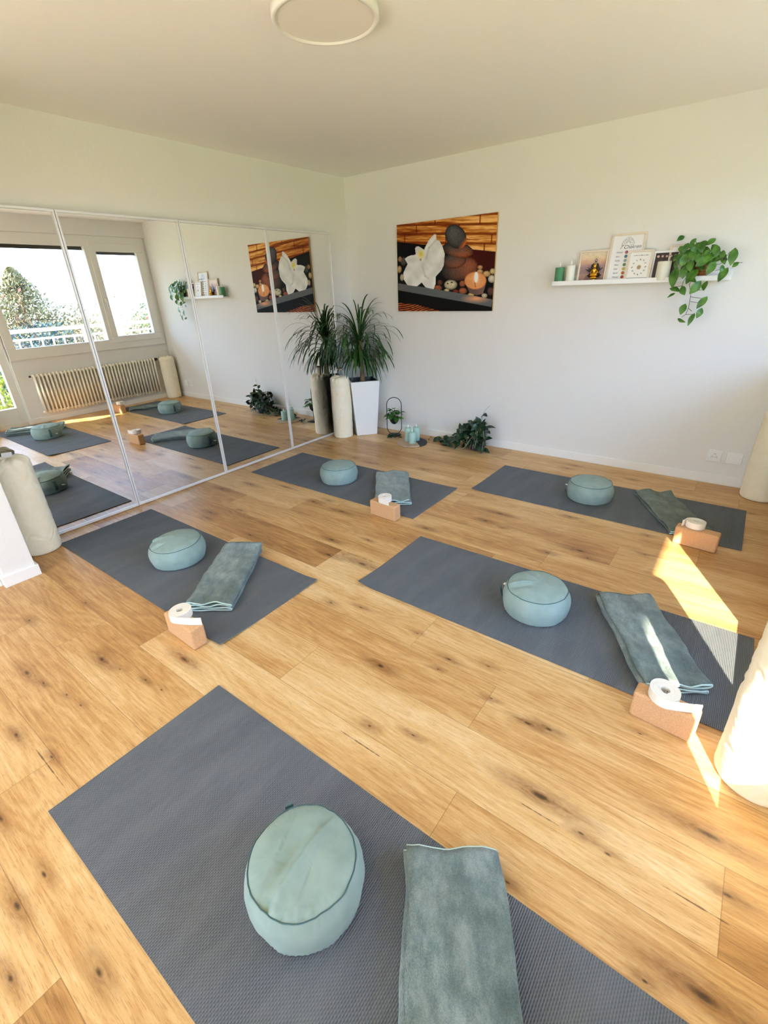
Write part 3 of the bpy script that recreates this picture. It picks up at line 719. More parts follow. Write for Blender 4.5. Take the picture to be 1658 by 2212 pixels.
# ------------------------------------------------------------------ bolsters
def bolster(x, y, r0, h, seed, label, hang=40, lean=(0, 0), wr=.006, patch=False, hand=True, flat=False, white_tag=False):
    t = thing('yoga_bolster', label, 'bolster', (x, y, 0), 0, 'upright cream bolsters')
    t.rotation_euler = (lean[0], lean[1], 0)
    nth = 120; rows = []
    for k in range(6): a = k/5*PI/2; rows.append((r0-.018+.018*math.sin(a), .018-.018*math.cos(a), 0))
    for k in range(1, 111): q = k/110; rows.append((r0+.004*math.sin(q*PI), .018+(h-.06)*q, 0))
    for k in range(1, 15): a = k/14*PI/2; rows.append((r0*(.45+.55*math.cos(a)**.8 if k < 14 else .45), h-.042+.042*math.sin(a), k/14))
    for k in range(1, 8): rows.append((r0*.45*(1-k/7), h-.006*k/7, 1))
    V = []
    for q, z, g_ in rows:
        for k in range(nth):
            a = 2*PI*k/nth; c, s_ = math.cos(a), math.sin(a)
            en = min(1, z/.03)
            w1_ = nz(c*1.3+seed, s_*1.3, z*26+1.5*nz(c*2, s_*2, z*4+seed)); w2_ = nz(c*4+seed, s_*4, z*9)
            rr = q + wr*en*(-max(0, abs(w1_)-.18)*1.1+.1)*(1-g_*.6) + wr*.35*w2_*en*(1-g_) + .005*nz(c*1.1, s_*1.1+seed, z*3)*en
            if g_ > 0: rr *= 1+.13*math.sin(a*11+seed+1.5*math.sin(a*3))*g_*(q/r0)
            zz = z + (.012*nz(c*3+seed, s_*3)*(g_ > .3)) + (0 if not flat else .018*abs(c)*(g_ > .2))
            V.append((rr*c, rr*s_, max(0.0008, zz) if z < .001 else zz))
    Fc = []
    for i in range(len(rows)-1):
        for k in range(nth): Fc.append((i*nth+k, i*nth+(k+1) % nth, (i+1)*nth+(k+1) % nth, (i+1)*nth+k))
    Fc.append(tuple(range(nth))[::-1])
    obj('bolster_body', V, Fc, M_canvas, t, True)
    if hand:
        pts = []; hw = r0*.5
        for k in range(15): a = PI*k/14; pts.append(Vector((-hw*math.cos(a)*(1+.0), 0, h-.035+.130*math.sin(a)**.7)))
        V = []; Fc = []
        for i, p_ in enumerate(pts):
            a = pts[max(0, i-1)]; b = pts[min(14, i+1)]; tg = (b-a).normalized(); n_ = Vector((-tg.z, 0, tg.x))*.0042
            for yy, s2 in ((-.020, 1), (.020, 1), (.020, -1), (-.020, -1)): V.append((p_.x+n_.x*s2, yy, p_.z+n_.z*s2))
        for i in range(14):
            for k in range(4): Fc.append((i*4+k, (i+1)*4+k, (i+1)*4+(k+1) % 4, i*4+(k+1) % 4))
        Fc += [(0, 1, 2, 3), (59, 58, 57, 56)]
        o = obj('handle', V, Fc, M_handle, t, True); o.rotation_euler = (0, 0, rad(hang))
        if patch:
            o2 = MB().box((-.026, -.0208, h+.0905), (.026, .0208, h+.1005)).obj('handle_patch', mat('brown_leather', '#5c3a28', .6), o); o2['label'] = 'brown leather patch'
    if white_tag:
        o = MB().box((-.028, -.002, 0), (.028, .002, .05)).obj('folded_tag', M_tag, t); o.location = (.0, .0, h-.016); o.rotation_euler = (rad(-40), 0, rad(60)); o['label'] = 'folded white paper tag'
    return t
bolster(.145, -.513, .107, .665, 1, 'cream bolster with a handle standing between the mirror and the white planter', wr=.005, patch=True, flat=True)
bolster(.127, -3.62, .112, .66, 2, 'cream bolster standing between the mirror and the white partition', white_tag=True, hand=False)
bolster(3.99, -.150, .112, .66, 3, 'cream bolster standing in the back corner beside the wall sockets', hang=-60, wr=.005)
bolster(4.045, -2.87, .115, .66, 4, 'sunlit white bolster at the right edge beside the balcony door', hand=False, wr=.008)

# ------------------------------------------------------------------ planter with palm
t = thing('planter_pot', 'tall tapered white square planter in the corner', 'planter', (.262, -.262, 0), rad(50))
hp = .612; b0, t0, ti = .1175, .160, .145
V = [(s1*q, s2*q, z) for q, z in ((b0, .001), (t0, hp), (ti, hp), (ti-.008, hp-.06)) for s1, s2 in ((-1, -1), (1, -1), (1, 1), (-1, 1))]
Fc = [(3, 2, 1, 0)] + [(4*i+k, 4*i+(k+1) % 4, 4*i+4+(k+1) % 4, 4*i+4+k) for i in range(3) for k in range(4)]
o = obj('outer_pot', V, Fc[:9], M_white, t); bevel(o, .004)
q = .1435; o = obj('inner_liner', [(s1*q*k, s2*q*k, z) for k, z in ((1, hp-.001), (.985, hp+.003), (.93, hp+.003), (.88, hp-.055)) for s1, s2 in ((-1, -1), (1, -1), (1, 1), (-1, 1))],
        [(4*i+k, 4*i+(k+1) % 4, 4*i+4+(k+1) % 4, 4*i+4+k) for i in range(3) for k in range(4)], M_black, t)
V = []; Fc = []
for i in range(13):
    for j in range(13):
        V.append((-.127+.254*i/12, -.127+.254*j/12, hp-.045+.008*nz(i*.7, j*.7)))
for i in range(12):
    for j in range(12): Fc.append((i*13+j, (i+1)*13+j, (i+1)*13+j+1, i*13+j+1))
obj('gravel', V, Fc, M_soil, t, True)
pz = hp-.045
t = thing('dracaena_palm', 'slender palm with a mop of long drooping strap leaves, growing in the white planter', 'plant', (.262, -.262, pz))
MB().tube([(.0, 0, -.01), (.002, .0, .08), (-.004, .002, .2), (-.012, .004, .33), (-.012, .004, .45)], [.036, .027, .02, .019, .024], 12).obj('trunk', M_bark, t, True)
rng = random.Random(3); V = []; Fc = []
def ribbon(pts, wid, V, Fc, fold=.25):
    k0 = len(V); n = len(pts)
    for i, p_ in enumerate(pts):
        a = pts[max(0, i-1)]; b = pts[min(n-1, i+1)]; tg = (b-a).normalized(); sd = tg.cross(Vector((0, 0, 1)))
        sd = sd.normalized() if sd.length > 1e-4 else Vector((1, 0, 0)); up = sd.cross(tg)
        w_ = wid*math.sin(PI*min(1, .18+.82*(1-i/(n-1))))**.6*(1 if i < n-1 else .05)
        V += [p_-sd*w_+up*w_*fold, p_, p_+sd*w_+up*w_*fold]
    for i in range(n-1):
        q = k0+i*3; Fc += [(q, q+1, q+4, q+3), (q+1, q+2, q+5, q+4)]
for i in range(230):
    a = rng.uniform(0, 2*PI); z0 = rng.uniform(.30, .50); L_ = rng.uniform(.34, .62)*(1 if z0 > .36 else .7)
    el = rng.uniform(.15, 1.45) if z0 > .38 else rng.uniform(-.5, .6)
    dr = rng.uniform(2.0, 3.4)
    p_ = Vector((-.012+.015*math.cos(a), .004+.015*math.sin(a), z0)); d = Vector((math.cos(a)*math.cos(el), math.sin(a)*math.cos(el), math.sin(el)))
    pts = [p_]; n = 12
    for k in range(n):
        d = (d+Vector((0, 0, -dr/n*(.35+k/n)))).normalized() if d.z > -.96 else d
        p_ = p_+d*L_/n
        x_ = max(p_.x, -.262+.02+.006*(i % 5)); y_ = min(p_.y, .262-.022-.006*(i % 4)); p_ = Vector((x_, y_, p_.z)); pts.append(p_)
    ribbon(pts, rng.uniform(.0055, .0095), V, Fc)
obj('foliage', V, Fc, M_leafs, t, True)

# leaf: pointed oval with a folded midrib
def leaf(V, Fc, base, tip, wid, nrm, heart=.0, curve=.12):
    base, tip = Vector(base), Vector(tip); d = tip-base; L_ = d.length; tg = d.normalized(); sd = tg.cross(Vector(nrm))
    sd = sd.normalized() if sd.length > 1e-4 else tg.orthogonal().normalized(); up = sd.cross(tg); k0 = len(V); n = 8
    for i in range(n+1):
        q = i/n; w_ = wid*(math.sin(PI*q**.72)**.85 if 0 < q < 1 else 0)
        p_ = base+d*q+up*(math.sin(PI*q)*curve*L_)
        bk = heart*wid*max(0, 1-q*5)
        V += [p_-sd*w_+up*w_*.22-tg*bk, p_, p_+sd*w_+up*w_*.22-tg*bk]
    for i in range(n):
        q = k0+i*3; Fc += [(q, q+1, q+4, q+3), (q+1, q+2, q+5, q+4)]

# ------------------------------------------------------------------ oval stand with hanging pot
sx_, sy_ = .632, -.185
t = thing('plant_stand', 'black oval wire stand on a round foot, hanging a small dark pot', 'plant stand', (sx_, sy_, 0), rad(35))
MB().lathe([(.074, .0), (.076, .004), (.074, .009), (.01, .011)], 40).obj('foot', M_black, t, True)
rw, rz0, rz1 = .082, .012, .43; loop = []
for k in range(24): a = PI*k/23; loop.append((rw*math.cos(a), 0, rz1-rw+rw*math.sin(a)))
for k in range(24): a = PI+PI*k/23; loop.append((rw*math.cos(a), 0, rz0+rw+rw*math.sin(a)))
MB().tube(loop, .0042, 8, closed=True).obj('oval_ring', M_black, t, True)
MB().lathe([(.008, .128), (.03, .14), (.048, .165), (.056, .2), (.056, .212), (.050, .212), (.046, .196), (.01, .19)], 32).obj('hanging_pot', M_black, t, True)
MB().tube([(-.082, 0, .205), (.082, 0, .205)], .003, 6).obj('pivot_bar', M_black, t, True)
t2 = thing('small_potted_plant', 'small green leafy plant in the black oval wire stand', 'plant', (sx_, sy_, .19), 0)
rng = random.Random(8); V = []; Fc = []; st = MB()
for i in range(46):
    a = rng.uniform(0, 2*PI); el = rng.uniform(-.25, 1.35); R_ = rng.uniform(.05, .085)
    b_ = Vector((math.cos(a)*.02, math.sin(a)*.02, .01)); p_ = Vector((math.cos(a)*math.cos(el)*R_, math.sin(a)*math.cos(el)*R_, .02+math.sin(el)*R_*1.15))
    d = Vector((math.cos(a), math.sin(a), rng.uniform(-.9, .2))).normalized(); leaf(V, Fc, p_, p_+d*rng.uniform(.045, .062), .024, (math.cos(a), math.sin(a), .8), .3)
    st.tube([b_, (b_+p_)/2+Vector((0, 0, .01)), p_], .0012, 4)
st.obj('stems', M_stem, t2); obj('foliage', V, Fc, tex('rich_leaf', '#173f16', '#3f7a24', 25, .4, 0), t2, True)
# ------------------------------------------------------------------ tray with three candles
t = thing('serving_tray', 'round tray, half pale wood half black slate, on the floor', 'tray', (.973, -.335, 0), rad(-12))
V = []
def half(a0, a1, name, m):
    n = 40; v = [(0, 0, 0)]; 
    pts = [(.163*math.cos(a0+(a1-a0)*k/n), .163*math.sin(a0+(a1-a0)*k/n)) for k in range(n+1)]
    v = [(x, y, .001) for x, y in pts]+[(x, y, .015) for x, y in pts]; N = n+1
    fc = [tuple(range(N))[::-1], tuple(range(N, 2*N))]+[(k, (k+1) % N, N+(k+1) % N, N+k) for k in range(N)]
    bevel(obj(name, v, fc, m, t), .002, 2)
half(rad(135), rad(345), 'wood_half', M_mango); half(rad(-15), rad(135), 'slate_half', M_slate)
def candle(x, y, z, r_, h, m, label, group, wick=True, fl=True):
    t = thing('pillar_candle', label, 'candle', (x, y, z), 0, group)
    MB().lathe([(r_-.002, .0005), (r_, .003), (r_, h-.004), (r_-.003, h), (r_*.75, h-.002), (r_*.3, h-.005), (.002, h-.005)], 40).obj('wax_body', m, t, True)
    if fl: MB().lathe([(.002, h-.006), (.003, h+.004), (.0075, h+.012), (.0065, h+.021), (.002, h+.034), (.0004, h+.038)], 14).obj('flame_tip', M_flame, t, True)['label'] = 'white plastic flame'
candle(1.0, -.372, .0152, .038, .118, M_candlet, 'shortest aqua pillar candle at the front of the round tray', 'aqua candles on the tray')
candle(.915, -.325, .0152, .037, .145, M_candlet, 'tall aqua pillar candle at the left of the round tray', 'aqua candles on the tray')
candle(.985, -.268, .0152, .037, .147, M_candlet, 'tall aqua pillar candle at the back right of the round tray', 'aqua candles on the tray')
# ------------------------------------------------------------------ trailing wax plant
px_, py_ = 1.665, -.165
t = thing('plant_pot', 'dark slate-blue tapered pot on the floor by the back wall', 'pot', (px_, py_, 0))
MB().lathe([(.068, .001), (.072, .004), (.098, .19), (.102, .192), (.102, .215), (.094, .215), (.088, .19), (.01, .185)], 40).obj('pot_body', mat('slate_blue', '#3b4350', .5), t, True)
t = thing('trailing_hoya', 'dark trailing hoya spilling out of the slate-blue pot along the skirting', 'plant', (px_, py_, .19))
rng = random.Random(21); V = []; Fc = []; st = MB()
def vine(pts, lf, size, sm, rr=.0022, spread=.03):
    st.tube(pts, rr, 5)
    cum = [0]
    for a, b in zip(pts[:-1], pts[1:]): cum.append(cum[-1]+(b-a).length)
    for k in range(lf):
        s_ = cum[-1]*(k+.5)/lf; i = max(j for j in range(len(cum)) if cum[j] <= s_); i = min(i, len(pts)-2)
        q = (s_-cum[i])/(cum[i+1]-cum[i]); p_ = pts[i].lerp(pts[i+1], q)
        d = Vector((rng.gauss(0, 1), rng.gauss(-.3, .8), rng.gauss(-.1, .6))).normalized()
        e_ = p_+d*size*rng.uniform(.7, 1.25)
        e_.y = min(e_.y, -py_-.03); e_.z = max(e_.z, -.185); leaf(V, Fc, p_, e_, size*.27, (rng.gauss(0, .5), -.6, 1), 0, .1)
def path(*p): return [Vector(q) for q in p]
for i in range(26):
    a = rng.uniform(PI*.75, PI*1.95); R_ = rng.uniform(.09, .18); dn = rng.uniform(-.19, -.02)
    vine(path((0, 0, 0), (math.cos(a)*R_*.6, math.sin(a)*R_*.6, rng.uniform(.05, .11)), (math.cos(a)*R_, math.sin(a)*R_, -.02), (math.cos(a)*R_*1.1-.02, max(math.sin(a)*R_*1.1, -.19), dn)), 7, .085, 1)
for y0, zz, xe in ((-.02, -.17, -.56), (-.10, -.165, -.42), (.04, -.16, -.48), (-.05, -.12, -.36), (0.02, -.175, -.62)):
    vine(path((0, 0, .02), (-.10, y0-.06, .03), (-.2, y0-.02, -.1), (-.32, y0, zz), (xe, y0+.05, -.175)), 15, .085, 1)
vine(path((0, 0, .0), (.03, -.02, .12), (.055, .0, .2)), 5, .07, 1)
vine(path((.03, 0, .0), (.09, -.03, .06), (.115, -.05, -.02), (.09, -.07, -.15)), 8, .085, 1)
st.tube([Vector(q) for q in ((0, 0, .0), (.04, .0, .14), (.06, 0, .21), (.1, .02, .265))], .0018, 5)
st.tube([Vector(q) for q in ((0.04, -.06, .04), (.0, -.13, -.03), (-.06, -.17, -.14), (-.12, -.16, -.17), (-.25, -.13, -.17), (-.36, -.08, -.12))], .0028, 5)
st.obj('vines', M_rstem, t, True); obj('foliage', V, Fc, M_leafd, t, True)
# stray trailing leaves by the stand
t = thing('trailing_leaf_sprig', 'short dark sprig of leaves lying on the floor before the oval stand', 'plant', (.70, -.33, 0))
V = []; Fc = []
for a_, b_, c_ in (((0, 0, .012), (-.06, -.02, .03), .02), ((.0, .0, .014), (-.03, -.06, .02), .018), ((.02, .01, .012), (.07, -.02, .03), .018), ((.01, .02, .02), (.0, .07, .05), .016), ((-.03, .03, .01), (-.09, .03, .015), .018), ((.05, .04, .01), (.11, .05, .02), .017)): leaf(V, Fc, a_, b_, c_, (0, -.3, 1))
obj('foliage', V, Fc, M_leafd, t, True); MB().tube([(-.04, .03, .006), (0, 0, .012), (.06, .05, .008)], .002, 5).obj('stem', M_rstem, t)

# ------------------------------------------------------------------ printed panels (colour attribute on a fine grid)
def grid_panel(name, w, h, nx, ny, fn, m, parent, loc, thick=None):
    """flat print in the x-z plane facing -y; fn(s, t) -> sRGB 0..255 arrays, s left to right, t top to bottom"""
    s_, t_ = np.meshgrid(np.linspace(0, 1, nx+1), np.linspace(0, 1, ny+1), indexing='ij')
    col = fn(s_, t_)
    V = np.stack([(s_-.5)*w, np.zeros_like(s_), (1-t_)*h], -1).reshape(-1, 3)
    i, j = np.meshgrid(np.arange(nx), np.arange(ny), indexing='ij'); a = (i*(ny+1)+j).ravel()
    Fc = np.stack([a, a+1, a+ny+2, a+ny+1], -1).tolist()
    o = obj(name, V.tolist(), Fc, m, parent, loc=loc)
    at = o.data.color_attributes.new('print', 'FLOAT_COLOR', 'POINT')
    c = np.ones((V.shape[0], 4), 'f'); c[:, :3] = srgb(np.clip(col.reshape(-1, 3), 0, 255)); at.data.foreach_set('color', c.ravel())
    return o
def inpoly(x, y, pts):
    r_ = np.zeros(x.shape, bool); n = len(pts)
    for i in range(n):
        (x1, y1), (x2, y2) = pts[i], pts[(i+1) % n]
        c = ((y1 > y) != (y2 > y)) & (x < (x2-x1)*(y-y1)/(y2-y1+1e-12)+x1); r_ ^= c
    return r_
def vnoise(x, y, seed=0):
    xi, yi = np.floor(x).astype(int), np.floor(y).astype(int); fx, fy = x-xi, y-yi; fx = fx*fx*(3-2*fx); fy = fy*fy*(3-2*fy)
    hsh = lambda a, b: np.modf(np.abs(np.sin(a*127.1+b*311.7+seed*74.7)*43758.5453))[0]
    return (hsh(xi, yi)*(1-fx)+hsh(xi+1, yi)*fx)*(1-fy)+(hsh(xi, yi+1)*(1-fx)+hsh(xi+1, yi+1)*fx)*fy
def paint_picture(s_, t_):
    src = np.array([(0, 0), (1, 0), (1, 1), (0, 1)], float); dst = np.array([(105, 300), (1503, 118), (1455, 1480), (160, 1485)], float)
    A = []; b = []
    for (x, y), (X_, Y_) in zip(src, dst):
        A += [[x, y, 1, 0, 0, 0, -X_*x, -X_*y], [0, 0, 0, x, y, 1, -Y_*x, -Y_*y]]; b += [X_, Y_]
    h = np.append(np.linalg.solve(np.array(A), np.array(b)), 1); d = h[6]*s_+h[7]*t_+1
    x = (h[0]*s_+h[1]*t_+h[2])/d; y = (h[3]*s_+h[4]*t_+h[5])/d
    C = np.zeros(s_.shape+(3,))
    def put(mask, col):
        C[mask] = np.asarray(col)[mask] if np.ndim(col) == 3 else col
    def blend(al, col): 
        C[...] = C*(1-al[..., None]) + np.asarray(col, float)*al[..., None]
    C[...] = (9, 7, 6)
    # timber wall behind
    b_ = (t_-.11*s_)*10.5; row = np.floor(b_); fr_ = b_-row
    n1 = vnoise(s_*6+row*3.1, b_*5, 1)*.6+vnoise(s_*22, b_*14, 2)*.4
    seam = np.abs(np.modf(s_*2.3+row*.37+np.abs(np.sin(row*5.1)))[0]-.5)*2
    n3 = vnoise(s_*9+row*7, b_*16, 5)
    lum = np.clip(-.12+.85*n1+.45*n3+.28*s_, 0, 1)*np.clip(fr_*5, .25, 1)*np.clip((1-fr_)*5, .35, 1)*np.where(seam < .03, .4, 1)
    wood = np.stack([78+172*lum**.8, 26+168*lum**1.15, 4+112*lum**1.8], -1)
    put(t_ < .185+.195*s_, wood)
    put((t_ >= .185+.195*s_) & (s_ > .74) & (t_ < .60), np.stack([52+22*n1, 10+6*n1, 6+3*n1], -1))
    def stone(cx, cy, rx, ry, an, c1, c2, lit=(.6, .5), pw=1.2):
        a = rad(an); dx, dy = x-cx, y-cy; u_ = (dx*math.cos(a)+dy*math.sin(a))/rx; v_ = (-dx*math.sin(a)+dy*math.cos(a))/ry
        q = u_*u_+v_*v_; m_ = q < 1; k = np.clip(.5+.5*(dx/rx*lit[0]+dy/ry*lit[1]), 0, 1)**pw
        tx = .85+.3*vnoise(x/9, y/9, 3)
        sh = (1-.55*q**2)*tx
        put(m_, np.stack([(c1[i]+(c2[i]-c1[i])*k)*sh for i in range(3)], -1))
    stone(990, 900, 255, 160, -16, (60, 56, 56), (215, 110, 70), (.8, -.1), 1.4)
    stone(915, 790, 165, 105, -6, (68, 66, 66), (190, 100, 66), (.5, .6), 1.6)
    stone(960, 640, 215, 105, 10, (66, 66, 68), (205, 105, 60), (.45, .8), 1.7)
    stone(928, 458, 138, 178, -32, (96, 98, 102), (70, 66, 64), (.3, .7), 1)
    a_ = rad(-32); dx, dy = x-928, y-458; u_ = (dx*math.cos(a_)+dy*math.sin(a_))/138; v_ = (-dx*math.sin(a_)+dy*math.cos(a_))/178
    k_ = np.clip((u_*.35+v_*.95-.62)/.3, 0, 1); m_ = (u_*u_+v_*v_ < 1)
    C[m_] = (C*(1-k_[..., None])+np.array((205, 98, 48))*k_[..., None])[m_]
    for cx, cy, rx, ry, c in ((160, 910, 32, 52, (225, 190, 130)), (215, 800, 45, 60, (84, 84, 80)), (165, 770, 28, 40, (190, 140, 95)), (200, 1020, 30, 50, (225, 205, 170)),
          (725, 1090, 35, 40, (110, 70, 55)), (700, 1165, 55, 40, (180, 100, 70)), (875, 1120, 92, 68, (245, 232, 195)), (820, 1200, 38, 26, (240, 215, 160)), (945, 1210, 40, 26, (150, 60, 45)),
          (1035, 1105, 42, 45, (190, 110, 75)), (1045, 1205, 58, 46, (190, 105, 72)), (1275, 880, 38, 32, (230, 170, 110)), (1275, 940, 42, 36, (235, 185, 125)), (1368, 970, 54, 44, (238, 195, 130)),
          (1450, 935, 40, 42, (245, 215, 150)), (1440, 1040, 52, 55, (248, 240, 215)), (1345, 1270, 42, 34, (235, 215, 180)), (1430, 1210, 50, 60, (110, 75, 70)), (1160, 1255, 46, 26, (245, 210, 130))):
        stone(cx, cy, rx, ry, 0, tuple(v*.62 for v in c), c, (-.2, -.6), .7)
    for cx, cy in ((832, 1105), (888, 1088)): put(((x-cx)/16)**2+((y-cy)/9)**2 < 1, (50, 42, 36))
    tray = inpoly(x, y, [(150, 1100), (650, 1178), (1150, 1262), (1460, 1322), (1445, 1425), (1100, 1362), (150, 1195)])
    k = np.clip(1-np.hypot((x-1230)/230, (y-1310)/70), 0, 1)
    put(tray, np.stack([92+150*k+10*n1, 95+70*k+10*n1, 96+20*k+10*n1], -1))
    st_ = np.clip(np.sin((x*.55+y*1.9)/9+2.5*np.sin(x/70))*.8+.35, 0, 1)*(.5+.5*vnoise(x/30, y/30, 9)); put(inpoly(x, y, [(150, 1368), (400, 1390), (780, 1492), (150, 1492)]), np.stack([50+200*st_, 18+115*st_, 6+70*st_], -1))
    # tealight
    cup = inpoly(x, y, [(1062, 1070), (1366, 1085), (1322, 1245), (1240, 1262), (1140, 1235)]); put(cup, np.stack([90+40*(x-1060)/300, 70+30*(x-1060)/300, 66+30*(x-1060)/300], -1))
    e_ = ((x-1214)/152)**2+((y-1062)/122)**2; put(e_ < 1, (206, 120, 76)); put(((x-1214)/140)**2+((y-1064)/110)**2 < 1, np.stack([238-14*n1, 168-20*n1, 108-20*n1], -1))
    put(inpoly(x, y, [(1196, 1085), (1215, 1080), (1224, 1150), (1214, 1165)]), (170, 80, 40))
    blend(np.clip(1-np.hypot((x-1222)/80, (y-1030)/130), 0, 1)**1.3*.8, (255, 225, 180)); put(((x-1224)/27)**2+((y-1015)/75)**2 < 1, (255, 252, 244))
    # orchid
    gr = .9+.1*vnoise(x/60, y/60, 7)
    wht = lambda a: np.stack([a*gr, (a-1)*gr, (a-5)*gr], -1)
    P1 = [(478, 700), (505, 610), (560, 500), (628, 425), (655, 428), (660, 505), (700, 512), (745, 590), (780, 690), (772, 850), (740, 920), (665, 1005), (560, 1030), (480, 880)]
    P2 = [(232, 765), (262, 738), (310, 718), (390, 704), (500, 690), (525, 850), (470, 1090), (410, 1142), (275, 1125), (226, 1050), (216, 960), (245, 890), (272, 838)]
    P3 = [(368, 622), (388, 595), (420, 592), (497, 642), (480, 745), (385, 725)]
    P4 = [(470, 1088), (488, 880), (665, 1005), (666, 1100), (640, 1182), (525, 1155)]
    for Pp, v0 in ((P3, 236), (P2, 240), (P4, 244), (P1, 238)): put(inpoly(x, y, Pp), wht(np.full(x.shape, v0)+8*np.sin(x/37+y/51)))
    for lx in ([(655, 505), (560, 610), (525, 760)], [(480, 880), (520, 1000), (560, 1030)]):
        for (xa, ya), (xb, yb) in zip(lx[:-1], lx[1:]):
            tt = np.clip(((x-xa)*(xb-xa)+(y-ya)*(yb-ya))/((xb-xa)**2+(yb-ya)**2), 0, 1); dd = np.hypot(x-xa-tt*(xb-xa), y-ya-tt*(yb-ya)); blend(np.clip(1-dd/22, 0, 1)*.35, (150, 145, 140))
    blend(np.clip(1-np.hypot((x-450)/55, (y-700)/75), 0, 1), (226, 205, 60)); blend(np.clip(1-np.hypot((x-450)/18, (y-775)/24), 0, 1), (150, 90, 60))
    return C
t = thing('canvas_picture', 'large canvas print of stacked stones, white orchid and tealight on the back wall', 'picture', (1.138, -.002, 1.302))
pw, ph = 1.068, .782
boxo('canvas_body', (-pw/2, -.020, 0), (pw/2, 0, ph), mat('canvas_edge', '#c9a36a', .7), t)
grid_panel('printed_face', pw, ph, 300, 220, paint_picture, attrmat('canvas_print', .6, .12), t, (0, -.0206, 0))

# ------------------------------------------------------------------ wall shelf and the things on it
SX0, SX1, SZ = 2.235, 3.462, 1.512
t = thing('picture_ledge', 'long narrow white picture ledge on the back wall', 'shelf', ((SX0+SX1)/2, 0, SZ-.014))
hw = (SX1-SX0)/2
bevel(MB().box((-hw, -.100, 0), (hw, -.012, .014)).obj('shelf_board', M_white, t), .002, 2)
bevel(MB().box((-hw, -.108, -.001), (hw, -.100, .033)).obj('front_lip', M_white, t), .002, 2)
bevel(MB().box((-hw, -.012, -.0), (hw, -.0005, .07)).obj('back_panel', M_white, t), .002, 2)
candle(2.276, -.072, SZ, .036, .120, M_candleg, 'dark green pillar candle at the left end of the wall shelf', 'candles on the wall shelf')
candle(2.362, -.066, SZ, .034, .132, M_candlew, 'slim white pillar candle beside the green one on the wall shelf', 'candles on the wall shelf')
candle(3.037, -.072, SZ, .046, .124, M_candlew, 'wide ivory pillar candle beside the trailing shelf plant', 'candles on the wall shelf', fl=False)
def pframe(x, y, w, h, lean, label, fn=None, fw=.014, m=None, nx=70, ny=70):
    t = thing('framed_print', label, 'picture frame', (x, y, SZ+.0005), 0, 'framed prints on the wall shelf'); t.rotation_euler = (rad(-lean), 0, 0)
    fm = MB()
    for a, b in (((-w/2, 0, 0), (w/2, .016, fw)), ((-w/2, 0, h-fw), (w/2, .016, h)), ((-w/2, 0, fw), (-w/2+fw, .016, h-fw)), ((w/2-fw, 0, fw), (w/2, .016, h-fw))): fm.box(a, b)
    bevel(fm.obj('frame', m or M_birch, t), .0012, 2)
    pr = grid_panel('print', w-2*fw, h-2*fw, nx, ny, fn, attrmat('framed_print', .35, .5), t, (0, .007, fw))
    boxo('back_board', (-w/2+fw*.6, .010, fw*.6), (w/2-fw*.6, .0145, h-fw*.6), M_dark, t)
    return t, pr
def p_sunset(s_, t_):
    C = np.zeros(s_.shape+(3,)); st = [(0, (222, 208, 180)), (.2, (228, 205, 168)), (.34, (214, 168, 138)), (.52, (158, 128, 132)), (.7, (140, 112, 116)), (.78, (176, 138, 124)), (1, (150, 112, 100))]
    for i in range(3): C[..., i] = np.interp(t_, [a for a, _ in st], [c[i] for _, c in st])
    C += ((vnoise(s_*9, t_*30, 4)-.5)*16)[..., None]
    def pl(p_, c): C[inpoly(s_, t_, p_)] = c
    cx = .60
    ring = np.abs(np.hypot((s_-cx), (t_-.27)*1.0)-.10); C[ring < .008] = (196, 168, 110)
    pl([(.18, .97), (.30, .80), (.40, .86), (.5, .76), (.62, .86), (.75, .76), (.90, .92)], (128, 96, 86))
    pl([(cx-.40, .58), (cx-.24, .60), (cx-.27, .52), (cx-.12, .60), (cx+.12, .60), (cx+.20, .50), (cx+.20, .58), (cx+.34, .54), (cx+.22, .66), (cx, .76), (cx-.22, .70)], (44, 30, 22))
    pl([(cx-.05, .36), (cx-.16, .44), (cx-.19, .56), (cx-.12, .60), (cx+.12, .60), (cx+.17, .54), (cx+.13, .42), (cx+.05, .36)], (34, 26, 20))
    pl([(cx-.045, .37), (cx+.045, .37), (cx+.04, .60), (cx-.05, .60)], (176, 176, 130)); pl([(cx-.03, .31), (cx+.03, .31), (cx+.04, .40), (cx-.04, .40)], (92, 128, 150))
    C[np.hypot((s_-cx)/.055, (t_-.285)/.062) < 1] = (58, 34, 58); C[np.hypot((s_-cx)/.03, (t_-.275)/.03) < 1] = (206, 160, 196)
    return C
def p_paper(s_, t_):
    C = np.zeros(s_.shape+(3,)); C[...] = (240, 239, 238)
    for k in range(-3, 4):   # pale lotus outline at the head of the sheet
        a = k*.42; cx, cy = .5+math.sin(a)*.13, .13-math.cos(a)*.05+.02*abs(k)
        d = np.abs(np.hypot((s_-cx)/.07, (t_-cy)/.040)-1); C[(d < .13)] = (186, 186, 186)
    return C
def p_moon(s_, t_):
    C = np.zeros(s_.shape+(3,)); C[...] = (240, 238, 232)
    x, y = (s_-.5), (t_-.56)*1.15
    C[np.hypot(x, y) < .095] = (176, 152, 112)
    for k in range(12):
        a = k*PI/6; cx, cy = .32*math.cos(a), .32*math.sin(a); C[(np.hypot(x-cx, y-cy) < .038) & (np.hypot(x-cx-.018*math.cos(k), y-cy-.02) > .03)] = (92, 90, 92)
    C[(np.abs(t_-.12) < .014) & (np.abs(s_-.5) < .36) & (np.modf(s_*37)[0] < .62)] = (130, 130, 128)
    C[(np.abs(t_-.955) < .007)] = (110, 108, 106)
    return C
